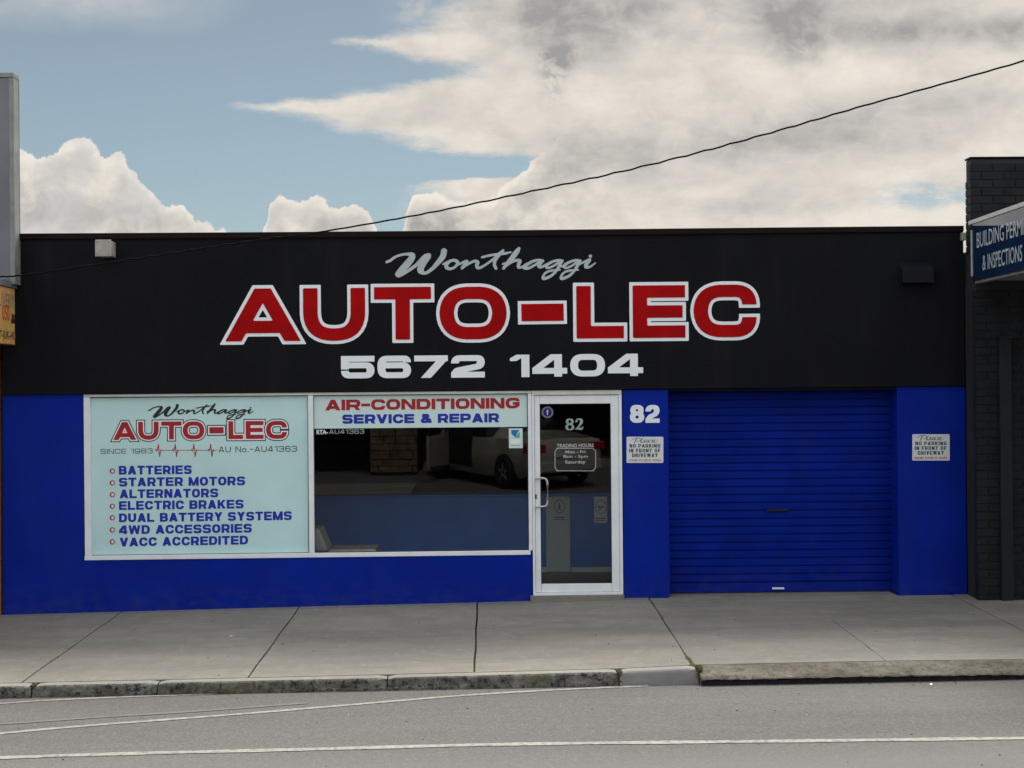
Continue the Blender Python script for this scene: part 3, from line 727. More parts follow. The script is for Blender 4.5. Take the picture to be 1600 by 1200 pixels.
# kerb
kerb = root('kerb', 'low mossy concrete kerb between footpath and road', kind='structure')
def kerb_stone(x0, x1, kind):
    x0 += .006; x1 -= .006; nx = max(3, int((x1-x0)/.04)); rows = []; rr = random.Random(int(x0*100))
    for i in range(nx+1):
        x = x0+(x1-x0)*i/nx; z = zk(x); b = zr(x, YK-.2)-.03; e = .004*math.sin(x*11)+.004*math.sin(x*31+1)+rr.uniform(-.003, .003)
        end = min(i, nx-i); er = .012 if end == 0 else .004 if end == 1 else 0
        e2 = rr.uniform(-.004, .004) if kind != 'new' else 0.0
        if kind == 'drive':
            pr = [(YK, z-er), (YK-.05, z-.006-er), (YK-.13, z-.022-er+e2), (YK-.20, z-.044+e2), (YK-.262+e2, z-.068+e*.35+e2*.8), (YK-.268, z-.078+e*.35+e2), (YK-.232, z-.088), (YK-.222, b)]
        else:
            pr = [(YK, z-er), (YK-.06, z+.002-er), (YK-.108, z-.003-er), (YK-.128-e*.5, z-.014), (YK-.138-e*.6+e2, z-.036), (YK-.145-e+e2, z-.075+e2), (YK-.155-e, b+.05), (YK-.160, b)]
        rows.append([(x, y, zz) for y, zz in pr])
    n = len(rows[0]); V = [p for r in rows for p in r]; F = []; MI = []
    for i in range(nx):
        for j in range(n-1):
            F.append((i*n+j, i*n+j+1, (i+1)*n+j+1, (i+1)*n+j))
            MI.append((0 if j < (2 if kind != 'drive' else 1) else (2 if (kind == 'drive' and j >= 5) else 1)))
    F.append(tuple(range(n))[::-1]); F.append(tuple((nx)*n+j for j in range(n))); MI += [1, 1]
    mats = [m_kerbtop, m_kerbclean if kind == 'new' else m_kerb, m_gap]
    if kind == 'drive': mats[0] = mats[1] = m_kerbwarm
    o = obj_from('kerb_stone', V, F, mats, kerb, MI, smooth=True)
    try: o.data.set_sharp_from_angle(angle=R(40))
    except Exception: pass
    return o
kb = [U(p, 1070, YK-.13).x for p in (50, 246, 605, 967, 1092)]
ks = [kb[0]-4.8, kb[0]-2.4, kb[0]]+kb[1:]
for a, b in zip(ks, ks[1:]): kerb_stone(a, b, 'new' if abs(b-kb[4]) < .01 else 'old')
kerb_stone(kb[4], kb[4]+3.9, 'drive'); kerb_stone(kb[4]+3.9, kb[4]+6.5, 'old'); kerb_stone(kb[4]+6.5, kb[4]+9, 'old')
for k, s in ((kb[4], .018), (kb[3], .011), (kb[0], .012)):
    rr = random.Random(int(k*50)); bm = bmesh.new()
    for _ in range(60 if s > .015 else 26):
        t = rr.random(); y = YK-.02-.13*t; z = zk(k)-.004-(.10*max(0, rr.random()-.1) if t > .85 else 0)
        q = bmesh.ops.create_icosphere(bm, subdivisions=1, radius=s*rr.uniform(.4, 1))['verts']
        for v in q: v.co += Vector((k+rr.uniform(-.02, .03), y, z))
    o = bm_obj('moss', bm, m_moss, kerb); o['kind'] = 'stuff'

for lx, ly, lz in ((361, 997, .012), (1455, 1070, .008), (268, 1083, .008)):
    p = U(lx, ly, -1.2) if ly < 1000 else G(lx, ly)
    x, y = (U(lx, ly, -1.62).x, -1.62) if ly < 1000 else (p.x, p.y)
    zz = zp(x, y) if y > YK else zr(x, y)
    o = obj_from('paper_scrap', [(x-lz*1.6, y-lz, zz+.002), (x+lz*1.4, y-lz*.8, zz+.006), (x+lz*1.7, y+lz, zz+.003), (x, y+lz*1.5, zz+.012), (x-lz*1.3, y+lz*.9, zz+.004)], [(0, 1, 3), (1, 2, 3), (0, 3, 4)], m_sign)
    tag(o, {361: 'tiny white paper scrap on the footpath below the left window', 1455: 'white paper scrap on the road near the driveway kerb', 268: 'tiny white paper scrap in the gutter near the left kerb'}[lx], 'litter')
# loose grit and dry leaves along the road and path
rr = random.Random(11); bm = bmesh.new()
for _ in range(170):
    x = rr.uniform(-5.5, 6); 
    if rr.random() < .6: y = rr.uniform(-3.72, -3.95) if rr.random() < .4 else rr.uniform(-3.9, -7.5); z = zr(x, y)
    else: y = rr.uniform(-.4, -3.4); z = zp(x, y)
    s = rr.uniform(.003, .009)
    q = bmesh.ops.create_icosphere(bm, subdivisions=1, radius=s)['verts']; ang = rr.uniform(0, 3)
    for v in q:
        a, b_ = v.co.x*rr.uniform(1.2, 1.5), v.co.y
        v.co = Vector((a*math.cos(ang)-b_*math.sin(ang)+x, a*math.sin(ang)+b_*math.cos(ang)+y, v.co.z*.5+z+s*.3))
gr = bm_obj('grit', bm, MT('dark_grit', (.06, .055, .045), .9, var=.8, vscale=3, second=(.4, .38, .33), sec=(.6, .65), sscale=4)); tag(gr, 'scattered small grit and leaf crumbs on road and footpath', kind='stuff')

# ------------------------------------------------------------------ the shop
def q4(x0, y0, x1, y1):        # photo rectangle (y measured at its left side) following the camera's slight roll
    dx, dy = x1-x0, y1-y0; s = .0087
    return [(x0, y0), (x1, y0-s*dx), (x1+s*dy, y1-s*dx), (x0+s*dy, y1)]
shop = root('auto_electric_shop', 'low navy and royal blue shop with big red letters on its dark fascia', 'shop', (0, 0, 0))
YF = -.03
def prism(name, outline, Y0, Y1, m, parent, bev=.003):
    bm = bmesh.new(); f = [bm.verts.new(U(*p, Y0)) for p in outline]; face = bm.faces.new(f)
    e = bmesh.ops.extrude_face_region(bm, geom=[face]); nv = [v for v in e['geom'] if isinstance(v, bmesh.types.BMVert)]
    for v in nv: v.co.y = Y1
    if bev: bmesh.ops.bevel(bm, geom=[x for x in bm.edges], offset=bev, segments=1, affect='EDGES')
    return bm_obj(name, bm, m, parent)
prism('fascia', [(4, 367.5), (420, 365), (800, 362), (1200, 357.8), (1505, 355), (1508, 603.2), (4, 617.3)], YF, .22, m_fascia, shop)
prism('parapet_cap', [(4, 365), (420, 362.6), (800, 359.6), (1200, 355.4), (1506, 352.6), (1506, 361.5), (1200, 364.5), (800, 369), (420, 371.8), (4, 374)], YF-.03, YF-.002, m_cap, shop, .004)
prism('parapet_cap', [(4, 365), (420, 362.6), (800, 359.6), (1200, 355.4), (1506, 352.6), (1506, 354.5), (1200, 357.3), (800, 361.5), (420, 364.5), (4, 367)], YF-.0018, .25, m_cap, shop, 0)
zbase = -.30
def wallp(x0, y0, x1, Y1=.30, x0b=None, x1b=None):
    a = U(x0, y0, 0); b = U(x1, y0-.0087*(x1-x0), 0); xa = a.x; xb = b.x
    bm = bmesh.new(); hexa(bm, [(xa, 0, zbase), (xb, 0, zbase), (xb, Y1, zbase), (xa, Y1, zbase), (xa, 0, a.z), (xb, 0, b.z), (xb, Y1, b.z), (xa, Y1, a.z)], .004)
    return bm_obj('wall', bm, m_blue, shop)
prism('wall', [(4, 617.3), (131, 616.2), (131.3, 875.6), (832, 867), (832.2, 960), (4, 985)], 0, .22, m_blue, shop)
wallp(972.5, 609, 1043.6); wallp(1401.5, 604.5, 1508, .32)
# small nibs where the steel lintel meets the piers
pquad('lintel', q4(1043, 607.5, 1402, 611.5), .005, .22, m_fascia, shop, .002)
zR = 3.45
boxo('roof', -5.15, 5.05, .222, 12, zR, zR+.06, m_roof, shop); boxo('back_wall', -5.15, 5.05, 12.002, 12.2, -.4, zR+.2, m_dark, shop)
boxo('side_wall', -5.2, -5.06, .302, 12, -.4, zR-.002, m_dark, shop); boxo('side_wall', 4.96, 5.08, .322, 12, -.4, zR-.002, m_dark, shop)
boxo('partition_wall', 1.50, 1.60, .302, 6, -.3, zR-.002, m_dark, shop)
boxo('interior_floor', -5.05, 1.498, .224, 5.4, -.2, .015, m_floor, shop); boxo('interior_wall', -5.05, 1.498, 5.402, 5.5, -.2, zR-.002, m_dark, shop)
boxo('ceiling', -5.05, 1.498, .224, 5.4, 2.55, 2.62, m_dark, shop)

# fascia lettering: every letter a part with its white outline beneath it
L1 = [('A', 352, 470, 533.6), ('U', 474, 571, 532.8), ('T', 585, 674, 531), ('O', 687, 792, 530.6), ('-', 814, 880, 0), ('L', 901, 975, 529), ('E', 989, 1071, 528.2), ('C', 1084, 1182.5, 527.2)]
for i, (c, x0, x1, yb) in enumerate(L1):
    if c == '-':
        l = prism('letter', [(814.5, 475), (880.5, 474.3), (881, 501.2), (815, 502)], YF-.007-.0003, YF-.002, m_red, shop, 0)
        prism('outline', [(809, 470.5), (885.3, 469.6), (886, 506), (809.4, 507)], YF-.003, YF-.0005, m_white, l, 0)
        continue
    l = one_glyph('letter', c, x0, x1, yb, 82.2, YF-.0045, m_red, shop, .275, .235, .40, th=.003+.0002*i)
    one_glyph('outline', c, x0, x1, yb, 82.2, YF-.0005, m_white, l, .275, .235, .40, off=.063, th=.0022+.0002*i)
for i, (c, x0, x1, yb) in enumerate([('5', 533, 585.3, 591.4), ('6', 590, 642.4, 591), ('7', 647.5, 700, 590.6), ('2', 705, 757.6, 590.2),
                                     ('1', 797, 827.4, 589.4), ('4', 831.8, 886.3, 588.8), ('0', 891, 945.5, 588.4), ('4', 950, 1005, 587.9)]):
    one_glyph('letter', c, x0, x1, yb, 35, YF-.0005, m_white, shop, .35 if c != '1' else .36, .26, .36)
WB = [[(80, 262, 17), (130, 242, 19), (200, 192, 18), (300, 158, 17), (385, 152, 22), (440, 168, 36), (425, 215, 44), (370, 285, 48), (300, 360, 46), (245, 430, 45)],
      [(250, 450, 26), (310, 425, 24), (400, 370, 22), (490, 305, 24), (560, 245, 34), (620, 195, 42), (665, 172, 34)],
      [(655, 190, 40), (600, 265, 42), (562, 330, 45), (552, 378, 44), (590, 412, 26), (640, 408, 22), (720, 350, 26), (800, 262, 34), (860, 185, 40), (878, 112, 42)],
      [(866, 292, 13), (925, 262, 16), (1000, 238, 20), (1052, 250, 24), (1068, 280, 22), (1030, 330, 18), (965, 356, 20), (912, 335, 26), (915, 290, 26), (960, 250, 20)],
      [(1050, 300, 14), (1090, 290, 16), (1180, 252, 20), (1192, 268, 24), (1130, 343, 22)], [(1130, 343, 16), (1220, 285, 17), (1300, 250, 20), (1345, 265, 25), (1332, 310, 25), (1348, 342, 22), (1400, 332, 18), (1500, 268, 16), (1590, 200, 18), (1641, 150, 20), (1700, 102, 18)],
      [(1408, 195, 17), (1511, 170, 17), (1660, 150, 18), (1740, 140, 17), (1806, 124, 11)], [(1700, 102, 18), (1641, 165, 22), (1592, 232, 23), (1578, 300, 22), (1600, 350, 20)],
      [(1918, 76, 22), (1880, 130, 36), (1822, 205, 33), (1755, 280, 25), (1704, 350, 19)], [(1692, 292, 12), (1720, 280, 14)], [(1704, 350, 14), (1770, 290, 18), (1860, 242, 20), (1930, 245, 25), (1915, 290, 24), (1912, 335, 20), (1965, 328, 16), (2030, 285, 16)],
      [(2250, 245, 20), (2190, 234, 18), (2110, 252, 20), (2030, 300, 22), (1990, 343, 20), (2050, 348, 18), (2130, 308, 17), (2210, 258, 18)], [(2245, 242, 18), (2212, 290, 24), (2192, 320, 22), (2230, 333, 17), (2300, 295, 16)],
      [(2520, 245, 20), (2450, 238, 18), (2360, 268, 19), (2300, 312, 21), (2315, 345, 16), (2390, 320, 15), (2470, 268, 17)], [(2518, 245, 18), (2482, 310, 22), (2440, 378, 20), (2370, 450, 20), (2270, 493, 21), (2252, 468, 17), (2292, 410, 16), (2372, 380, 16), (2490, 370, 12)],
      [(2770, 245, 20), (2700, 238, 18), (2610, 268, 19), (2548, 312, 21), (2565, 345, 16), (2640, 320, 15), (2720, 268, 17)], [(2768, 245, 18), (2732, 310, 22), (2690, 378, 20), (2620, 450, 20), (2520, 493, 21), (2502, 468, 17), (2542, 410, 16), (2622, 380, 16), (2740, 370, 12)],
      [(2490, 325, 13), (2545, 318, 14)], [(2745, 300, 13), (2900, 226, 18), (2858, 290, 27), (2850, 328, 24), (2900, 330, 16), (2980, 275, 9)], [(2911, 180, 23)]]
WP = [[(x/8.889+595, y/8.889+380, r/8.889) for x, y, r in s] for s in WB]
brush('script_lettering', WP, lambda x, y: (x, y), YF-.0005, m_silver, shop, .34)

# ---- shop window
win = root('shop_window', 'white framed shop window'); win.parent = shop; del win['label']
def bar(x0, y0, x1, y1, parent, Y0=-.008, Y1=.09, m=m_alu, name='frame'): return pquad(name, q4(x0, y0, x1, y1), Y0, Y1, m, parent, .003)
prism('frame', [(130.5, 616.4), (830, 610.5), (830, 614.6), (130.5, 620.6)], -.008, .09, m_alu_trim, win, .002)
prism('frame', [(132, 868.9), (829, 860.2), (829, 866.8), (132, 875.6)], -.012, .09, m_alu, win, .003)
bar(130.5, 621, 140, 868.6, win); bar(481, 618, 489, 864.2, win); bar(824.6, 615.2, 830.2, 859.8, win)
glassP = [[(140.6, 620.8), (481.4, 617.6), (483, 864.2), (142.4, 868.4)], [(489.4, 617.6), (824.4, 614.6), (826.2, 860), (491, 864.0)]]
for g_ in glassP:
    prism('pane', g_, .045, .051, m_glass, win, 0)
    a, b, c, d = g_
    for P, Q, ex_, ey_ in ((a, b, 0, 1.2), (d, c, 0, -1.2), (a, d, 1.1, 0), (b, c, -1.1, 0)):
        prism('gasket', [P, Q, (Q[0]+ex_, Q[1]+ey_), (P[0]+ex_, P[1]+ey_)] if ey_ else [P, (P[0]+ex_, P[1]), (Q[0]+ex_, Q[1]), Q], .036, .045, m_rubber, win, 0)
YL = .0385     # lettering plane, on the vinyl film stuck to the outer face of the glass
film = prism('film', [(141.2, 621.6), (480.8, 618.6), (482.4, 863.4), (143, 867.6)], .0390, .0445, m_film, win, 0)
film2 = prism('film', [(490, 618.6), (823.6, 615.8), (824, 666.8), (490.4, 669.8)], .0390, .0445, m_pale, win, 0)
SM = [('A', 177, 213, 687.6), ('U', 216, 248, 687.2), ('T', 252, 284, 686.8), ('O', 285.6, 319.5, 686.6), ('-', 0, 0, 0), ('L', 357, 380, 686.2), ('E', 384, 412, 686), ('C', 415.6, 448.5, 685.8)]
for i, (c, x0, x1, yb) in enumerate(SM):
    if c == '-':
        l = prism('letter', [(327, 667.6), (349.4, 667.4), (349.5, 677.2), (327.2, 677.4)], YL-.0017, YL-.0014, m_redw, win, 0)
        prism('letter', [(325, 665.6), (351.2, 665.4), (351.4, 679.2), (325.2, 679.4)], YL-.0012, YL-.0009, m_white, win, 0)
        prism('letter', [(323.4, 664), (352.8, 663.8), (353, 680.8), (323.6, 681)], YL-.0006, YL-.0001, m_black, win, 0); continue
    one_glyph('letter', c, x0, x1, yb, 28, YL, m_redw, win, .27, .235, .40, th=.0016, res=44)
    one_glyph('letter', c, x0, x1, yb, 28, YL, m_white, win, .27, .235, .40, off=.065, th=.0010+.00003*i, res=44)
    one_glyph('letter', c, x0, x1, yb, 28, YL, m_black, win, .27, .235, .40, off=.118, th=.0004+.00003*i, res=44)
brush('lettering', WP, lambda x, y: ((x-602)*.502+231, (y-388)*.49+631), YL, m_black, win, .34)
thin = dict(wx=.115, wy=.115, Rr=.3, gap=.22, res=36)
sign_text('lettering', 'SINCE 1983', (157.3, 709.4), (238.5, 708.2), 7.6, YL, m_black, win, **thin)
sign_text('lettering', 'AU No.-AU41363', (341.6, 706.8), (464, 705.6), 9.0, YL, m_black, win, **thin)
pulse = [(522, 445)]
for cx in (547, 660, 785, 897): pulse += [(cx-22, 444), (cx-16, 436), (cx-11, 450), (cx-7, 444), (cx-1, 402), (cx+8, 486), (cx+16, 438), (cx+23, 450), (cx+30, 443)]
pulse += [(943, 441)]
pp = [(120+x/4.286, 600+y/4.286) for x, y in pulse]
segs = []
for a, b in zip(pp, pp[1:]): segs.append([(a[0], a[1], .38 if abs(a[1]-b[1]) < 3.2 else .62), (b[0], b[1], .38 if abs(a[1]-b[1]) < 3.2 else .62)])
brush('pulse_line', segs, lambda x, y: (x, y), YL, m_redw, win, .3)
bold = dict(wx=.295, wy=.228, Rr=.34, gap=.12, res=34)
for i, (s, x0, x1, y0, y1) in enumerate([('BATTERIES', 185.8, 299.7, 741.6, 740.6), ('STARTER MOTORS', 186, 383, 760.2, 758.0), ('ALTERNATORS', 187, 341, 778.6, 776.9), ('ELECTRIC BRAKES', 186, 380.6, 796.8, 794.3),
        ('DUAL BATTERY SYSTEMS', 186, 456, 816, 812.4), ('4WD ACCESSORIES', 186, 393.5, 834.8, 832.0), ('VACC ACCREDITED', 187, 387.6, 853.9, 850.5)]):
    sign_text('lettering', s, (x0, y0), (x1, y1), 13.6, YL, m_bluev, win, split=True, **bold)
def disc_px(name, cx, cy, r, Y, m, parent, th, n=20, inner=0.0):
    loops = [[(cx+r*math.cos(2*math.pi*k/n), cy+r*math.sin(2*math.pi*k/n)) for k in range(n)]]
    if inner: loops.append([(cx+inner*math.cos(2*math.pi*k/n), cy+inner*math.sin(2*math.pi*k/n)) for k in range(n)])
    v, f = fill(loops, lambda x, y: U(x, y, Y), th, Vector((0, -1, 0))); return obj_from(name, v, f, m, parent)
for y in (736, 754.5, 773, 791, 809, 828, 846.6):
    disc_px('bullet', 175.5, y, 4.2, YL, m_redw, win, .001, 18, 2.7)
    v, f = fill([[(174.2, y-2.0), (174.2, y+2.0), (178, y)]], lambda a_, b_: U(a_, b_, YL), .001, Vector((0, -1, 0))); obj_from('bullet', v, f, m_white, win)
    v, f = fill([[(174.2-1.2, y-2.6), (174.2-1.2, y+2.6), (174.0, y+2.0), (174.0, y-2.0)]], lambda a_, b_: U(a_, b_, YL), .0007, Vector((0, -1, 0))); obj_from('bullet', v, f, m_redw, win)
sign_text('lettering', 'AIR-CONDITIONING', (508.2, 641.4), (812, 638.0), 16.6, YL, m_redw, win, split=True, wx=.35, wy=.265, Rr=.36, gap=.09, res=36)
sign_text('lettering', 'SERVICE & REPAIR', (534.8, 662.1), (779.8, 659.8), 14.2, YL, m_bluev, win, split=True, wx=.35, wy=.265, Rr=.36, gap=.11, res=36)
plain_px('lettering', 'RTA-', (494.6, 678.4), (512.3, 678.2), 7.2, YL, m_white, win, .03)
sign_text('lettering', 'AU41363', (514.3, 678.2), (569, 677.6), 7.2, YL, m_silver, win, **thin)
# accreditation sticker
stk = prism('sticker', [(795, 669.4), (816.4, 669.2), (816.8, 700.2), (795.3, 700.4)], YL-.001, YL, m_pale, win, 0)
for P, m_ in (([(798.6, 671.8), (811.4, 671.6), (805, 683), (799, 678.2)], m_skyb), ([(812.2, 674.5), (812.2, 684), (803.4, 684)], m_green), ([(798, 687), (813.2, 686.8), (813.3, 693.2), (798.1, 693.4)], m_white), ([(798, 695.2), (813, 695), (813, 696.6), (798, 696.8)], m_silver)):
    prism('sticker_print', P, YL-.002, YL-.0012, m_, stk, 0)

# ---- entrance door
dfr = root('door_frame', ''); dfr.parent = shop; del dfr['label']
prism('frame', [(830.4, 610.4), (971, 609.2), (971.2, 616.2), (830.6, 617.4)], -.006, .10, m_alu_trim, dfr, .002)
bar(830.6, 617.8, 834.4, 930.5, dfr, -.004, .10); bar(966.6, 616.6, 971.2, 930, dfr, -.004, .10)
prism('threshold', [(829, 931.2), (975.5, 929.4), (975.5, 950), (829, 950)], -.05, .22, m_conc_apron, dfr, .003)
prism('frame', [(834, 926.6), (973.3, 925.2), (973.3, 929.2), (834, 930.8)], -.012, .10, m_alu, dfr, .002)
door = root('door', ''); door.parent = shop; del door['label']
bar(834.8, 618, 843, 925.6, door, .012, .06, name='stile'); bar(954, 617.2, 966.2, 924.4, door, .012, .06, name='stile')
prism('rail', [(843.3, 618), (953.8, 617.2), (954, 630.4), (843.4, 631.2)], .012, .06, m_alu, door, .003)
prism('rail', [(846, 912.6), (956, 911.6), (956.2, 924.4), (846, 925.6)], .012, .06, m_alu, door, .003)
prism('pane', [(841, 629), (956, 628), (958, 914), (843, 915)], .034, .040, m_glass, door, 0)
YD = .0412
GL = [(843.2, 631), (953.9, 630.2), (956.2, 911.8), (845.9, 912.8)]
a, b, c, d = GL
for P in ([a, b, (b[0], b[1]+1.1), (a[0], a[1]+1.1)], [a, (a[0]+1.0, a[1]), (d[0]+1.0, d[1]), d], [(b[0]-1, b[1]), b, c, (c[0]-1, c[1])]): prism('gasket', P, .026, .034, m_rubber, door, 0)
bm = bmesh.new()
hp = [(838.5, 747.3, .006), (838.8, 747.3, -.045), (842, 747.2, -.05), (849, 747.1, -.05), (853.2, 748.6, -.05), (855.2, 752.5, -.05), (855.4, 757, -.05), (855.8, 782, -.05), (855.6, 786.5, -.05), (853.6, 790.2, -.05), (849.5, 791.5, -.05), (842, 791.7, -.05), (839.2, 791.6, -.045), (838.9, 791.6, .006)]
tube(bm, [U(x, y, Y) for x, y, Y in hp], .0125, 10); bm_obj('handle', bm, m_steel, door, True)
prism('lock', [(834.9, 772.6), (838.6, 772.5), (838.7, 779.6), (835, 779.7)], .004, .0118, m_greyp, door, .001)
# serif 82 on the door glass
e8 = []
for cx, cy, rx, ry in ((890.3, 658.6, 4.2, 3.6), (890.3, 667.3, 5.0, 4.0)):
    e8.append([(cx+rx*math.cos(t), cy+ry*math.sin(t), .75+1.35*abs(math.cos(t))) for t in [2*math.pi*k/14 for k in range(15)]])
e8 += [[(900.6, 658.4, 1.7), (901.2, 656.2, 1.2), (904.2, 654.6, 1.1), (908, 656.4, 2.2), (908.2, 660.4, 2.2), (904.8, 665.4, 1.2), (900.8, 669.8, .9)], [(900, 670.2, 1.1), (903.6, 669.3, 1.6), (907, 670.2, 1.7), (909.6, 669.6, 1.3), (910.7, 666.8, .6)]]
brush('house_number', e8, lambda x, y: (x, y), YD+.002, m_pale, door, .25)
def dt(s, p0, p1, h, bold_=.02): plain_px('lettering', s, p0, p1, h, YD+.002, m_white, door, bold_)
dt('TRADING HOURS', (869.9, 699.0), (927.8, 698.4), 5.8); dt('Mon - Fri', (883.4, 708.2), (914.7, 707.9), 4.6); dt('8am - 5pm', (880, 715.4), (918.6, 715.0), 4.6); dt('Saturday', (883, 724.2), (915, 723.8), 4.8)
rr_ = []; x0, y0, x1, y1, rc = 867.2, 700.4, 930.6, 735.6, 7.0
for cx, cy, a0 in ((x1-rc, y0+rc, -90), (x1-rc, y1-rc, 0), (x0+rc, y1-rc, 90), (x0+rc, y0+rc, 180)):
    rr_ += [(cx+rc*math.cos(R(a0+k*15)), cy+rc*math.sin(R(a0+k*15)), .55) for k in range(7)]
brush('hours_border', [rr_+[rr_[0]]], lambda x, y: (x, y), YD+.002, m_white, door, .3)
bdg = disc_px('badge', 855.4, 644.2, 9.2, YD+.003, m_badge2, door, .001, 28)
disc_px('badge_centre', 855.4, 644.2, 6.4, YD+.002, m_badge, bdg, .0008, 24); brush('badge_keyhole', [[(855.4, 642, 1.7), (855.4, 642.6, 1.7)], [(855.4, 643, .8), (855.4, 647.2, 1.2)]], lambda x, y: (x, y), YD+.001, m_white, bdg, .2, .0008)

# ---- number on the pier
for c, x0, x1 in (('8', 984.3, 1006.6), ('2', 1008.6, 1030.7)):
    one_glyph('house_number', c, x0, x1, 660.7, 28, -.0005, m_white, shop, .31, .24, .30)

# ---- roller door
YR = .29
rol = root('roller_door', ''); rol.parent = shop; del rol['label']
xa, xb = U(1040, 700, YR).x, U(1399, 700, YR).x; z0 = U(1220, 924.5, YR).z; pit = 12.42*(YR-CAM.y)/FPX
zb0 = z0+.105
prof_ = [(0, .016), (.006, .018), (.009, .010), (.014, .001), (.030, -.0015), (pit*.5, -.002), (pit-.014, 0), (pit-.007, .004), (pit-.004, .014), (pit-.0005, .016)]
prof_ = [(0, .016), (.007, .016), (.009, .005), (.0135, .0002), (pit*.5, -.0006), (pit-.006, .0002), (pit-.003, .003), (pit-.001, .012)]
sv = []; sf = []
nsx = 2
for i in range(nsx+1):
    x = xa+(xb-xa)*i/nsx
    for zz, yy in prof_: sv.append((x-(xa+xb)/2, yy, zz))
npf = len(prof_)
for i in range(nsx):
    for j in range(npf-1): sf.append((i*npf+j, (i+1)*npf+j, (i+1)*npf+j+1, i*npf+j+1))
sme = bpy.data.meshes.new('slat'); sme.from_pydata(sv, [], sf); sme.materials.append(m_slat); sme.update()
sr = random.Random(3)
for k in range(25):
    s_ = bpy.data.objects.new('slat', sme); COL.objects.link(s_); s_.parent = rol
    s_.location = ((xa+xb)/2, YR+sr.uniform(-.0012, .0012), zb0+k*pit); s_.rotation_euler = (sr.uniform(-.006, .006), sr.uniform(-.0006, .0006), 0)
boxo('bottom_rail', xa, xb, YR-.006, YR+.02, z0, zb0-.004, m_slat, rol, .005)
boxo('rubber_seal', xa, xb, YR-.002, YR+.02, z0-.02, z0-.001, m_rubber, rol, .003)
for gx in (xa-.004, xb-.036): boxo('guide_channel', gx, gx+.04, YR-.035, YR-.004, z0-.02, 2.30, m_slat, rol, .004)
boxo('backing_sheet', xa-.02, xb+.02, YR+.03, YR+.04, z0-.1, 2.4, m_slat, rol, 0)
hc = U(1215, 797, YR)
bm = bmesh.new(); box(bm, hc.x-.125, hc.x+.12, YR-.022, YR-.008, hc.z-.014, hc.z+.014, .004); box(bm, hc.x-.03, hc.x+.12, YR-.030, YR-.0222, hc.z-.009, hc.z+.004, .003); box(bm, hc.x-.02, hc.x+.02, YR-.008, YR+.006, hc.z-.01, hc.z+.01)
bm_obj('handle', bm, m_pipe, rol)
hc = U(1215.5, 919, YR); boxo('handle', hc.x-.065, hc.x+.065, YR-.028, YR-.0065, hc.z-.010, hc.z+.010, m_alu, rol, .004)
# threshold step of concrete under the roller door
a_ = U(1045, 925, .3)
bm = bmesh.new(); hexa(bm, [(U(1045, 930, 0).x, -.04, -.2), (U(1401, 930, 0).x, -.04, -.2), (U(1401, 930, 0).x, .6, -.2), (U(1045, 930, 0).x, .6, -.2), (U(1045, 930, 0).x, -.04, zb(2)+.004), (U(1401, 930, 0).x, -.04, zb(4)+.006), (U(1401, 930, 0).x, .6, z0-.012), (U(1045, 930, 0).x, .6, z0-.016)], .003)
bm_obj('driveway_sill', bm, m_conc_apron, shop)

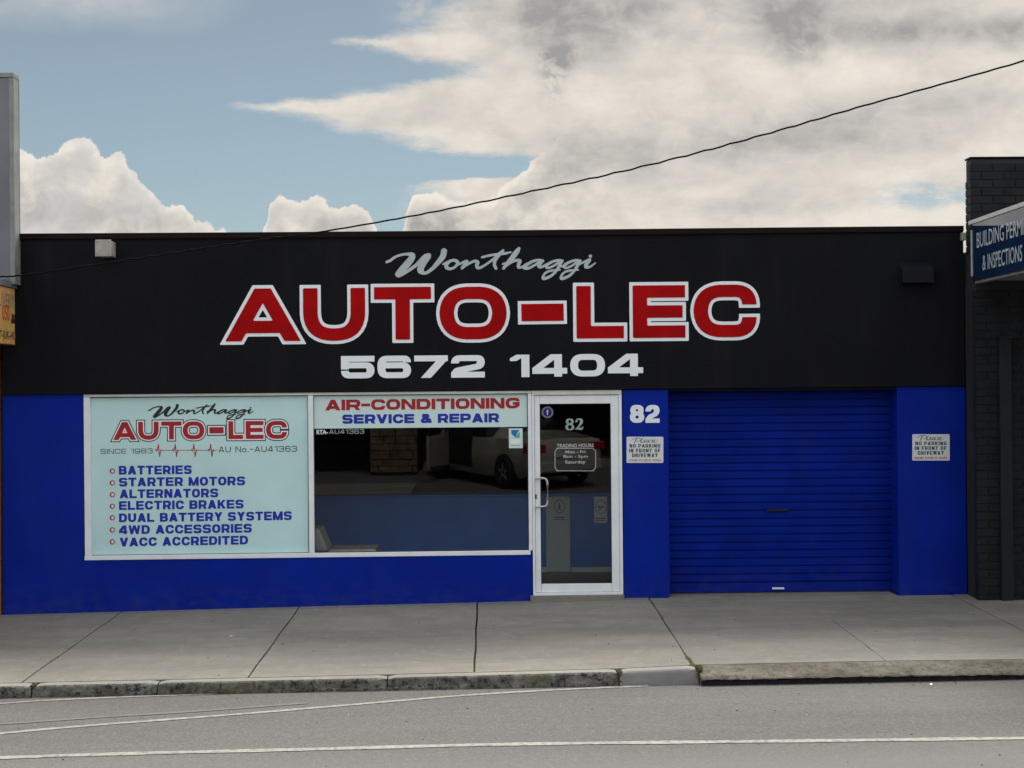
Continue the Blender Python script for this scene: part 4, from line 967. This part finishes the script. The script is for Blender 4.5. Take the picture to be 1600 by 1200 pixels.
# ------------------------------------------------------------------ no-parking signs
def park_sign(x0, y0, x1, y1, label, redder):
    c = U((x0+x1)/2, (y0+y1)/2, 0); r = root('parking_sign', label, 'sign', (c.x, -.004, c.z), group='white no parking signs either side of the roller door')
    sx, sy = (x1-x0)/1235, (y1-y0)/905
    px = lambda a, b: (x0+(a-90)*sx, y0+(b-145)*sy)
    o = []
    n = 5; loop = []; rc = 34
    for cx, cy, a0 in ((1325-rc, 145+rc, -90), (1325-rc, 1050-rc, 0), (90+rc, 1050-rc, 90), (90+rc, 145+rc, 180)):
        loop += [(cx+rc*math.cos(R(a0+k*22.5)), cy+rc*math.sin(R(a0+k*22.5))) for k in range(n)]
    v, f = fill([loop], lambda a, b: U(*px(a, b), 0), .006, Vector((0, -1, 0))); o.append(obj_from('plate', v, f, m_sign))
    Ys = -.0062
    k = dict(wx=.27, wy=.20, Rr=.26, gap=.17, res=24, th=.0008)
    o.append(sign_text('lettering', 'NO PARKING', px(190, 524), px(1228, 522), 127*sy, Ys, m_greyp, None, **k))
    o.append(sign_text('lettering', 'IN FRONT OF', px(172, 690), px(1228, 688), 130*sy, Ys, m_greyp, None, **k))
    o.append(sign_text('lettering', 'DRIVEWAY', px(275, 853), px(1138, 851), 130*sy, Ys, m_greyp, None, **k))
    o.append(sign_text('lettering', 'DURING BUSINESS HOURS', px(165, 1002), px(1243, 1000), 84*sy, Ys, m_redw if redder else m_pinkred, None, wx=.15, wy=.12, Rr=.2, gap=.22, res=24, th=.0008))
    pl = [[(250, 275, 8), (330, 215, 9), (440, 190, 12), (540, 205, 12), (590, 240, 12), (540, 285, 9), (450, 300, 8)], [(430, 200, 12), (400, 270, 20), (355, 360, 14)], [(640, 200, 10), (590, 250, 18), (570, 320, 20), (610, 345, 12), (660, 320, 10)],
          [(665, 310, 10), (715, 270, 10), (710, 250, 10), (670, 280, 12), (680, 345, 12), (740, 320, 8)], [(830, 260, 10), (780, 265, 12), (750, 330, 14), (800, 330, 10), (850, 255, 12), (830, 330, 14), (880, 325, 8)], [(910, 270, 12), (950, 250, 12), (960, 310, 14), (900, 345, 9)],
          [(980, 320, 8), (1050, 270, 10), (1040, 250, 10), (1005, 280, 14), (1010, 345, 12), (1100, 320, 8), (1150, 260, 6)]]
    ss = [[(px(a, b)[0], px(a, b)[1], r_*sx*.8) for a, b, r_ in s] for s in pl]
    o.append(brush('lettering', ss, lambda x, y: (x, y), Ys, m_greyp, None, .1, .0008))
    bm = bmesh.new()
    for a, b in ((130, 190), (1285, 190), (130, 1005), (1285, 1005)):
        p = U(*px(a, b), -.006); tube(bm, [p, p+Vector((0, -.002, 0))], .004, 8)
    o.append(bm_obj('screws', bm, m_steel))
    for q in o: adopt(q, r)
park_sign(979, 682.4, 1036.4, 723.2, 'white no parking sign on the narrow blue pier under the number 82', False)
park_sign(1425.4, 678.4, 1483.6, 719.6, 'white no parking sign alone on the blue pier right of the roller door', True)

# ------------------------------------------------------------------ boxes on the fascia
c = U(165, 402, YF); r = root('vent_box', 'small aged white metal box high on the left end of the dark fascia', 'box', (c.x, YF, c.z))
bm = bmesh.new(); F_ = [U(x, y, -.27) for x, y in ((150, 399.5), (172.5, 399.2), (172, 375.5), (149.6, 375.8))]
x0, x1, z0_, z1_ = F_[0].x, F_[1].x, F_[0].z, F_[3].z
box(bm, x0, x1, -.255, YF-.001, z0_, z1_, .006); adopt(bm_obj('body', bm, m_box), r)
bm = bmesh.new(); box(bm, x0-.01, x1+.008, -.27, -.2555, z0_-.008, z1_+.008, .005); adopt(bm_obj('cover', bm, m_box), r)
bm = bmesh.new()
for xx in (x0+.012, x1-.014):
    for zz in (z0_+.014, z1_-.014): tube(bm, [(xx, -.27, zz), (xx, -.275, zz)], .006, 8)
adopt(bm_obj('screws', bm, m_greytrim), r)
c = U(1435, 442, YF); r = root('vent_hood', 'dark painted box low on the right end of the dark fascia', 'box', (c.x, YF, c.z))
a_, b_ = U(1411, 442, -.14), U(1460, 415, -.14)
bm = bmesh.new(); hexa(bm, [(a_.x, -.14, a_.z), (b_.x, -.14, a_.z), (b_.x, YF-.001, a_.z), (a_.x, YF-.001, a_.z), (a_.x, -.11, b_.z-.03), (b_.x, -.11, b_.z-.03), (b_.x, YF-.001, b_.z+.02), (a_.x, YF-.001, b_.z+.02)], .006)
adopt(bm_obj('hood', bm, m_ventd), r)
adopt(boxo('flange', a_.x-.012, b_.x+.012, YF-.012, YF-.0008, a_.z-.012, b_.z+.035, m_ventd), r)

# ------------------------------------------------------------------ inside the office
cz = .985; cy_ = 2.5
ct = root('reception_counter', 'blue fronted reception counter seen through the shop glass', 'counter', (0, cy_, 0))
cb = boxo('front_panel', -4.6, 1.49, cy_, cy_+.03, .08, cz-.03, m_counter); adopt(cb, ct)
adopt(boxo('counter_top', -4.62, 1.495, cy_-.02, cy_+.55, cz-.028, cz, m_counter), ct); adopt(boxo('kick_board', -4.6, 1.49, cy_+.01, cy_+.05, .016, .078, m_cpanel), ct)
a_, b_ = U(853, 800, cy_-.012), U(890.5, 800, cy_-.012)
adopt(boxo('gate_panel', a_.x, b_.x, cy_-.020, cy_-.002, .03, cz-.035, m_cpanel), ct)
bm = bmesh.new(); a_, b_ = U(866, 815, 2.47), U(883, 777, 2.47)
def small_sign(x0, y0, x1, y1, label, rim, fig):
    a, b = U(x0, y1, cy_-.021), U(x1, y0, cy_-.021); r = root('door_notice', label, 'notice', (a.x, cy_-.021, a.z), group='notices on the counter front')
    o = [boxo('card', a.x, b.x, cy_-.025, cy_-.021, a.z, b.z, m_sign if fig == 'shoe' else m_cpanel, None, 0)]
    cx, cyy = (x0+x1)/2, y0+(y1-y0)*.40; ra = (x1-x0)*.42
    ring = [[(cx+ra*math.cos(t), cyy+ra*1.25*math.sin(t), .55) for t in [2*math.pi*k/20 for k in range(21)]]]
    o.append(brush('ring', ring, lambda x, y: (x, y), cy_-.0252, rim, None, .2))
    f = [[(cx-1, cyy-5, 1.1), (cx-.5, cyy-4.6, 1.1)], [(cx-.5, cyy-3, 1.1), (cx, cyy+1, 1.1)], [(cx, cyy+1, .7), (cx-2, cyy+6, .6)], [(cx, cyy+1, .7), (cx+3, cyy+6, .6)], [(cx-.5, cyy-2.5, .6), (cx+2.8, cyy-.5, .5)]] if fig != 'shoe' else \
        [[(cx-5, cyy, .9), (cx+5, cyy-.5, .9)], [(cx-3, cyy+5, .5), (cx+1, cyy+1, .5)], [(cx-3.5, cyy-3, .6), (cx-3, cyy-2, .6)]]
    o.append(brush('figure', f, lambda x, y: (x, y), cy_-.0252, m_greyp, None, .2))
    o.append(brush('lettering', [[(x0+2.5, y1-7, .8), (x1-2.5, y1-7, .8)], [(x0+1.5, y1-3.5, .5), (x1-1.5, y1-3.5, .5)]], lambda x, y: (x, y), cy_-.0252, m_greyp, None, .2))
    for q in o: adopt(q, r)
small_sign(864.5, 775.5, 883.5, 815.5, 'grey notice with a walking figure in a ring on the pale gate panel', m_greyp, 'walk')
small_sign(928.5, 776, 948.5, 817, 'white notice with a red ring on the blue counter front', m_pinkred, 'shoe')
# visitor chair
a_ = U(492, 856, .75); b_ = U(590, 856, .75); zs = a_.z
ch = root('visitor_chair', 'cream low chair seen side-on inside the right-hand shop window', 'chair', (a_.x+.2, .8, .015))
bm = bmesh.new(); zt = U(500, 823, .75).z
hexa(bm, [(a_.x+.03, .55, zs-.02), (a_.x+.17, .55, zs-.02), (a_.x+.17, 1.05, zs-.02), (a_.x+.03, 1.05, zs-.02), (a_.x-.03, .55, zt), (a_.x+.07, .55, zt), (a_.x+.07, 1.05, zt), (a_.x-.03, 1.05, zt)], .025); adopt(bm_obj('backrest', bm, m_chair), ch)
adopt(boxo('seat', a_.x+.172, b_.x, .55, 1.05, zs-.06, zs+.0, m_chair, None, .015), ch)
for xx in (a_.x+.12, b_.x-.06):
    for yy in (.58, 1.0): adopt(boxo('leg', xx, xx+.03, yy, yy+.03, .015, zs-.0602, m_steel, None, .004), ch)

# ------------------------------------------------------------------ left neighbour
XL = -4.97
lb = root('left_shop', 'pale grey parapet and orange walled shop at the left edge', 'building', (-7.5, 0, 0))
p0 = U(10, 121, -.22); zt = p0.z
adopt(boxo('parapet', -14, XL, -.22, -.034, 3.46, zt, m_greybox, None, .004), lb)
adopt(boxo('parapet_cap', -14, XL+.012, -.235, -.034, zt+.001, zt+.05, m_greytrim, None, .004), lb)
adopt(boxo('corner_trim', XL-.04, XL+.010, -.226, -.05, 3.42, zt-.001, m_greytrim, None, .004), lb)
adopt(boxo('corner_trim', XL+.0005, XL+.012, -.049, -.032, 3.42, zt-.001, m_greybox, None, .002), lb)
adopt(boxo('awning', -14, -5.0, -3.1, -.01, 3.385, 3.456, m_greybox, None, .004), lb)
adopt(boxo('awning_gutter', -14, -4.985, -3.2, -3.101, 3.36, 3.50, m_greytrim, None, .006), lb)
adopt(boxo('wall', -14, -5.206, -.06, 12, -.4, 3.384, m_tan, None, .004), lb)
adopt(boxo('corner_trim', -5.24, -5.2055, -.072, -.0605, -.2, .48, m_orange, None, .002), lb)
sg = root('hanging_sign', 'amber takeaway sign with red numerals hanging under the left awning', 'sign', (-5.0, -.6, 3.38))
X_ = -5.02
def onX(px, py): return UX(px, py, X_)
zt_ = 3.38; zb_ = onX(28, 539).z
adopt(boxo('panel', X_-.05, X_, -1.5, -.04, zb_, zt_, m_orange, None, .003), sg)
adopt(boxo('rim', X_-.055, X_+.006, -1.505, -.035, zb_-.012, zb_-.001, m_redbrown, None, .002), sg)
adopt(boxo('rim', X_-.055, X_+.006, -1.505, -.035, zt_+.0005, zt_+.0045, m_redbrown, None, 0), sg)
def xtext(s, pe, zbl, H, w, m_, b_=.02):
    e = onX(pe, 480); o = plain_text('lettering', s, Vector((X_+.0005, e.y-w, zbl)), Vector((0, 1, 0)), H, w, m_, None, b_, nrm=Vector((1, 0, 0))); adopt(o, sg)
xtext('DELIVERY', 22, onX(15, 480).z, .145, .72, m_mauve, .0); xtext('050', 14.5, onX(8, 500).z, .165, .24, m_orangered, .015)
xtext('T-JUK-HOT', 28, onX(20, 530).z, .085, .62, m_olive, .03)
ph = [(17.6, 492.5), (19, 490.5), (22, 491.5), (23.6, 494.5), (22.6, 496.4), (21.9, 494.8), (21.4, 495), (23.4, 501), (23.5, 506.3), (17, 504.8), (17.2, 499), (19.3, 494.3), (18.7, 493.8), (18.2, 495.4)]
v = [onX(*p)+Vector((.001, 0, 0)) for p in ph]; tri = tessellate_polygon([v]); adopt(obj_from('phone_symbol', v, [tuple(t) for t in tri], m_redbrown), sg)

# ------------------------------------------------------------------ right neighbour
XB = 5.10
rb = root('right_shop', 'charcoal painted brick shop with a blue awning sign at the right edge', 'building', (7.5, 0, 0))
adopt(boxo('parapet_core', XB+.012, 14.0, -.258, -.09, 3.3, 4.66, m_mortar, None, 0), rb)
adopt(boxo('pier_core', XB+.010, 14.0, -.388, -.02, -.3, 3.36, m_mortar, None, 0), rb)
adopt(boxo('wall', XB+.02, 14.0, -.018, 12, -.4, 3.7, m_mortar, None, 0), rb)
bms = []
for bw in (.230, .110):
    for k in range(2):
        bm = bmesh.new(); box(bm, 0, bw, 0, .11, 0, .076, .004)
        for v in bm.verts: v.co += Vector((random.uniform(-.0012, .0012), random.uniform(-.0015, .0015), random.uniform(-.001, .001)))
        o = bm_obj('brick', bm, m_brick); bms.append(o.data); bpy.data.objects.remove(o)
def brick(x, y, z, half=False):
    o = bpy.data.objects.new('brick', bms[(2 if half else 0)+random.randint(0, 1)]); COL.objects.link(o); o.location = (x, y+random.uniform(-.0015, .0015), z); o.rotation_euler = (0, 0, random.uniform(-.004, .004)); adopt(o, rb)
CH = .0862
def courses(xs, xe, y, z0, z1, skip=None):
    k = 0; z = z0
    while z+CH < z1+.001:
        x = xs
        if k % 2: brick(x, y, z, True); x += .120
        while x < xe: 
            if not (skip and skip(x, z)): brick(x, y, z)
            x += .240
        z += CH; k += 1
courses(XB, 5.75, -.40, zb(5.2)-.03, 3.35); courses(XB, 5.75, -.27, 3.93-6*CH*.5, 4.665)
for k in range(9):
    o = bpy.data.objects.new('brick', bms[2+k % 2]); COL.objects.link(o); o.location = (XB+.0005, -.155, 3.93-3*CH+k*CH+(0)); o.scale = (.8, .58, 1); adopt(o, rb)
adopt(boxo('coping', XB-.004, 14.0, -.275, -.085, 4.667, 4.685, m_cap, None, .004), rb)
xp0, xp1 = U(1563.5, 700, -.45).x, U(1582, 700, -.45).x; zpt = U(1570, 524, -.45).z
adopt(boxo('downpipe', xp0, xp1, -.455, -.403, -.1, zpt, m_pipe, None, .006), rb)
adopt(boxo('downpipe_bracket', xp0-.01, xp1+.01, -.460, -.4025, zpt-.03, zpt-.005, m_pipe, None, .003), rb)
# awning end with glossy sign
XS = 5.07; aw = root('awning', ''); aw.parent = rb; aw.matrix_parent_inverse = Matrix.Translation(-Vector(rb.location)); del aw['label']
def on5(px, py, X=XS): return UX(px, py, X)
zt5, zb5 = 3.955, 3.365
def sub(o): o.parent = aw; return o
sub(boxo('sign_panel', XS, XS+.02, -3.2, on5(1520, 400).y, zb5, zt5, m_navy, None, .002))
sub(boxo('flashing', XS-.012, XS+.06, -3.22, on5(1518, 400).y+.06, zt5+.001, zt5+.045, m_flash, None, .003))
sub(boxo('edge_trim', XS-.008, XS-.0005, on5(1519.5, 400).y-.004, on5(1518, 400).y, zb5+.05, zt5-.06, m_silver, None, .001))
sub(boxo('front_fascia', XS+.021, 14, -3.26, -3.201, zb5-.02, zt5+.03, m_greybox, None, .004))
sub(boxo('soffit', XS+.021, 14, -3.2, -.41, zb5, zb5+.03, m_soffit, None, .002)); sub(boxo('roof_sheet', XS+.061, 14, -3.2, -.28, zt5-.06, zt5-.02, m_roof, None, .002))
sub(boxo('soffit_rail', XS+.0205, XS+.09, -3.2, -.42, zb5-.03, zb5-.002, m_greytrim, None, .003))
def x5(s, px0, pyb, H, w):
    e = on5(px0, pyb, XS-.001); o = plain_text('lettering', s, Vector((XS-.001, e.y, e.z)), Vector((0, -1, 0)), H, w, m_silver, None, .006, nrm=Vector((-1, 0, 0))); sub(o)
x5('BUILDING PERMITS', 1526.5, 387.5, .166, 1.60); x5('& INSPECTIONS', 1535.5, 422.5, .165, 1.17)
g0 = U(1504, 378, -.06); adopt(boxo('gutter_end', U(1503.5, 370, -.1).x, U(1511, 370, -.1).x, -.1, .1, U(1507, 375, -.1).z, U(1507, 363, -.1).z, m_flash, None, .003), rb)

# ------------------------------------------------------------------ overhead cable and its pole
cp = [(-60, 436), (0, 432.5), (40, 429.5), (160, 412), (260, 397), (350, 383), (430, 371.5), (490, 364), (600, 345.5), (700, 326.5), (830, 299), (960, 270.5), (1100, 236), (1230, 200), (1350, 165), (1480, 129), (1600, 95), (1720, 58), (1800, 32), (2050, -55), (2300, -150)]
P = [U(x, y, max(-3.2, -.30-3.0*((x+60)/1860))) for x, y in cp]; Q = [Vector(q) for q in catmull([tuple(p) for p in P], 10)]
for i, q in enumerate(Q): q.z += .0035*math.sin(i*1.9)+.002*math.sin(i*4.3)
bm = bmesh.new(); tube(bm, Q, .0085, 7); cab = bm_obj('overhead_cable', bm, m_cable, None, True); tag(cab, 'thin dark service cable rising across the sky from left shop to upper right', 'cable')
e = Q[-1]; pl = root('utility_pole', 'timber pole beyond the right edge holding the service cable', 'pole', (e.x+.12, e.y, -.2))
bm = bmesh.new(); tube(bm, [(e.x+.12, e.y, -.3), (e.x+.12, e.y, 3), (e.x+.12, e.y, 7.4)], [.15, .135, .11], 14); adopt(bm_obj('shaft', bm, m_pole, None, True), pl)
bm = bmesh.new(); box(bm, e.x-.8, e.x+1.04, e.y-.17, e.y-.09, 6.7, 6.8, .01); adopt(bm_obj('cross_arm', bm, m_pole), pl)

# ------------------------------------------------------------------ far side of the street (seen in the shop glass)
def zfar(x, y): return zr(x, y)+.13
fp = []
def strip(x0, x1, t0, t1, z0f, name='far_footpath'):
    bm = bmesh.new(); n_ = 8
    for i in range(n_):
        a, b = x0+(x1-x0)*i/n_, x0+(x1-x0)*(i+1)/n_
        hexa(bm, [(a, -t1, z0f(a)-.3), (b, -t1, z0f(b)-.3), (b, -t0, z0f(b)-.3), (a, -t0, z0f(a)-.3), (a, -t1, z0f(a)+.05), (b, -t1, z0f(b)+.05), (b, -t0, z0f(b)), (a, -t0, z0f(a))])
    bmesh.ops.remove_doubles(bm, verts=bm.verts, dist=1e-4)
    o = bm_obj(name, bm, m_conc); return o
fp = strip(-14, -1.5, 12.6, 21, lambda x: zr(x, -12.6)+.13); tag(fp, 'concrete footpath bulging out on the far side of the street', kind='structure')
fp2 = strip(-1.498, 14, 18.3, 21, lambda x: zr(x, -18.3)+.13); tag(fp2, 'narrow concrete footpath beyond the parked car', kind='structure')
fb = root('far_shop', 'low dark shop with awning and stone pier across the street', 'building', (0, -21, .5))
adopt(boxo('wall', -14, 14, -27, -21, 0, 4.6, m_farwall, None, 0), fb)
for i in range(6):
    x = -13+i*4.4; adopt(boxo('window', x, x+3.4, -20.998, -20.96, 1.0, 2.9, m_farglass, None, 0), fb)
adopt(boxo('awning', -14, 14, -20.99, -17.7, 3.3, 3.5, m_greytrim, None, 0), fb)
adopt(boxo('pier_core', -2.62, -1.58, -17.72, -17.22, .2, 3.299, m_farwall, None, 0), fb)
sm = []
for k in range(4):
    bm = bmesh.new(); box(bm, -.5, .5, -.02, .03, -.5, .5, .02)
    for v in bm.verts: v.co += Vector((random.uniform(-.03, .03), random.uniform(-.008, .012), random.uniform(-.05, .05)))
    o = bm_obj('stone', bm, m_stone); sm.append(o.data); bpy.data.objects.remove(o)
z = .48; rr = random.Random(4)
while z < 3.2:
    h = rr.uniform(.12, .22); x = -2.62
    while x < -1.66:
        w = min(rr.uniform(.16, .40), -1.58-x)
        if w > .06:
            o = bpy.data.objects.new('stone', sm[rr.randint(0, 3)]); COL.objects.link(o); o.location = (x+w/2, -17.21, z+h/2); o.scale = (w-.02, 1, h-.02); adopt(o, fb)
        x += w
    z += h

# ------------------------------------------------------------------ parked car across the street (seen in the shop glass)
car = root('parked_car', 'champagne sedan with its door open, mirrored in the shop glass', 'car', (1.54, -13.9, 0))
hd = Vector((-.5, -.866, 0)).normalized(); lt = Vector((hd.y, -hd.x, 0)); lt = -lt      # lt points to the side that faces the shop
if lt.y < 0: lt = -lt
cx_, cyc = Vector((1.54, -13.9, 0)), None
def cw(s, l, z):
    p = cx_+hd*s+lt*l; return Vector((p.x, p.y, zr(p.x, p.y)+z))
ST = [(0, .74, .50, .90, .96, .60), (.06, .84, .36, .96, 1.02, .66), (.5, .89, .22, .99, 1.07, .66), (1.05, .905, .20, 1.0, 1.12, .66), (1.45, .91, .20, .99, 1.31, .60), (1.9, .91, .19, .98, 1.44, .58), (2.5, .91, .19, .96, 1.47, .59), (2.95, .91, .19, .95, 1.42, .60),
      (3.35, .90, .19, .94, 1.22, .66), (3.65, .89, .19, .92, 1.02, .72), (4.2, .86, .21, .84, .92, .66), (4.52, .78, .30, .68, .76, .6), (4.62, .66, .40, .58, .64, .5)]
V = []; F = []; MI = []
for s, hw, zb1, zbt, zt1, thw in ST:
    ring = [(0, zb1), (hw*.88, zb1), (hw*.98, zb1+.12), (hw, (zb1+zbt)/2+.05), (hw*.96, zbt), (thw, zt1-.03), (0, zt1)]
    ring = ring+[(-a, b) for a, b in ring[-2:0:-1]]
    V += [cw(s, a, b) for a, b in ring]
k = 12
for i in range(len(ST)-1):
    for j in range(k):
        F.append((i*k+j, i*k+(j+1) % k, (i+1)*k+(j+1) % k, (i+1)*k+j))
        glass = (j in (4, 7) and 4 <= i <= 8 and i != 6) or (j in (5, 6) and i in (3, 4, 7, 8))
        MI.append(1 if glass else 0)
F += [tuple(range(k))[::-1], tuple((len(ST)-1)*k+j for j in range(k))]; MI += [0, 0]
adopt(obj_from('body', V, F, [m_carp, m_carg], None, MI, smooth=True), car)
try: bpy.data.objects['body.001'].data.set_sharp_from_angle(angle=R(38))
except Exception: pass
def wheel(s, l):
    sgn = 1 if l > 0 else -1; c = cw(s, l, .325)
    u = hd; w = Vector((0, 0, 1)); V = []; F = []; n_ = 28; pr = [(.19, .06), (.215, .10), (.30, .11), (.325, .08), (.325, -.08), (.30, -.10)]
    for i in range(n_):
        t = 2*math.pi*i/n_
        for r_, a in pr: V.append(c+(u*math.cos(t)+w*math.sin(t))*r_+lt*sgn*a)
    for i in range(n_):
        for j in range(len(pr)-1): F.append((i*6+j, ((i+1) % n_)*6+j, ((i+1) % n_)*6+j+1, i*6+j+1))
    wh = obj_from('wheel', V, F, m_rubber, None, smooth=True); adopt(wh, car)
    bm = bmesh.new()
    for q in range(5):
        t = 2*math.pi*q/5+.3; d = u*math.cos(t)+w*math.sin(t); e_ = (-u*math.sin(t)+w*math.cos(t))
        a, b = c+d*.03, c+d*.205
        f0 = lt*sgn*.09; f1 = lt*sgn*.06
        hexa(bm, [a-e_*.03+f1, b-e_*.02+f1, b+e_*.02+f1, a+e_*.03+f1, a-e_*.03+f0, b-e_*.02+f0, b+e_*.02+f0, a+e_*.03+f0])
    rm = bm_obj('rim', bm, m_rim); rm.parent = wh
    V = []; 
    for rad, off_ in ((.40, .0), (.40, .001)):
        pass
    n2 = 24; a_off = lt*sgn*(.905-abs(l)+.004)
    arch = [c+(u*math.cos(2*math.pi*i/n2)+w*math.sin(2*math.pi*i/n2))*.375+a_off for i in range(n2)]
    o = obj_from('wheel_arch', arch+[p-lt*sgn*.2 for p in arch], [tuple(range(n2)), tuple(range(n2, 2*n2))[::-1]]+[(i, (i+1) % n2, n2+(i+1) % n2, n2+i) for i in range(n2)], m_rubber); adopt(o, car)
    for v in o.data.vertices: v.co.z = max(v.co.z, c.z-.13)
for s in (.95, 3.72):
    for l in (.84, -.84): wheel(s, l)
def cbox(name, s0, s1, l0, l1, z0, z1, m_, bev=.02):
    bm = bmesh.new(); hexa(bm, [cw(s0, l0, z0), cw(s1, l0, z0), cw(s1, l1, z0), cw(s0, l1, z0), cw(s0, l0, z1), cw(s1, l0, z1), cw(s1, l1, z1), cw(s0, l1, z1)], bev); o = bm_obj(name, bm, m_); adopt(o, car); return o
for sg_ in (1, -1): cbox('tail_lamp', -.015, .24, sg_*.50, sg_*.885, .76, .92, m_tl)
cbox('bumper', -.06, .10, -.80, .80, .36, .58, m_carp, .03); cbox('number_plate', -.022, .02, -.26, .26, .66, .78, m_sign, .004)
cbox('bumper', 4.55, 4.68, -.62, .62, .34, .52, m_carp, .03)
# open front door on the shop side
hs = 3.25; a0 = cw(hs, .905, 0); dr = (lt*.80-hd*.60).normalized()
bm = bmesh.new(); P_ = []
for z_, w_ in ((.30, .95), (.95, 1.0)):
    for q, off in ((0.0, 0), (w_, 0), (w_, .07), (0.0, .07)): P_.append(a0+dr*q+Vector((-dr.y, dr.x, 0))*off+Vector((0, 0, z_)))
hexa(bm, P_, .02); dd = bm_obj('open_door', bm, m_carp); adopt(dd, car)
bm = bmesh.new(); tube(bm, [a0+dr*.05+Vector((0, 0, .95)), a0+dr*.45+Vector((0, 0, 1.36)), a0+dr*.95+Vector((0, 0, 1.34)), a0+dr*.98+Vector((0, 0, .95))], .025, 6); f_ = bm_obj('window_frame', bm, m_rubber); f_.parent = dd; f_.matrix_parent_inverse = dd.matrix_basis.inverted()
o = cbox('door_opening', 2.25, 3.22, .86, .913, .34, 1.25, m_rubber, .01)
for sg_ in (1, -1):
    c = cw(3.25, sg_*1.0, 1.0); bm = bmesh.new(); q = bmesh.ops.create_icosphere(bm, subdivisions=2, radius=.11)['verts']
    for v in q: v.co = Vector((v.co.x*.8, v.co.y*.8, v.co.z*.7))+c
    adopt(bm_obj('mirror', bm, m_carp, None, True), car)
bpy.context.view_layer.update()
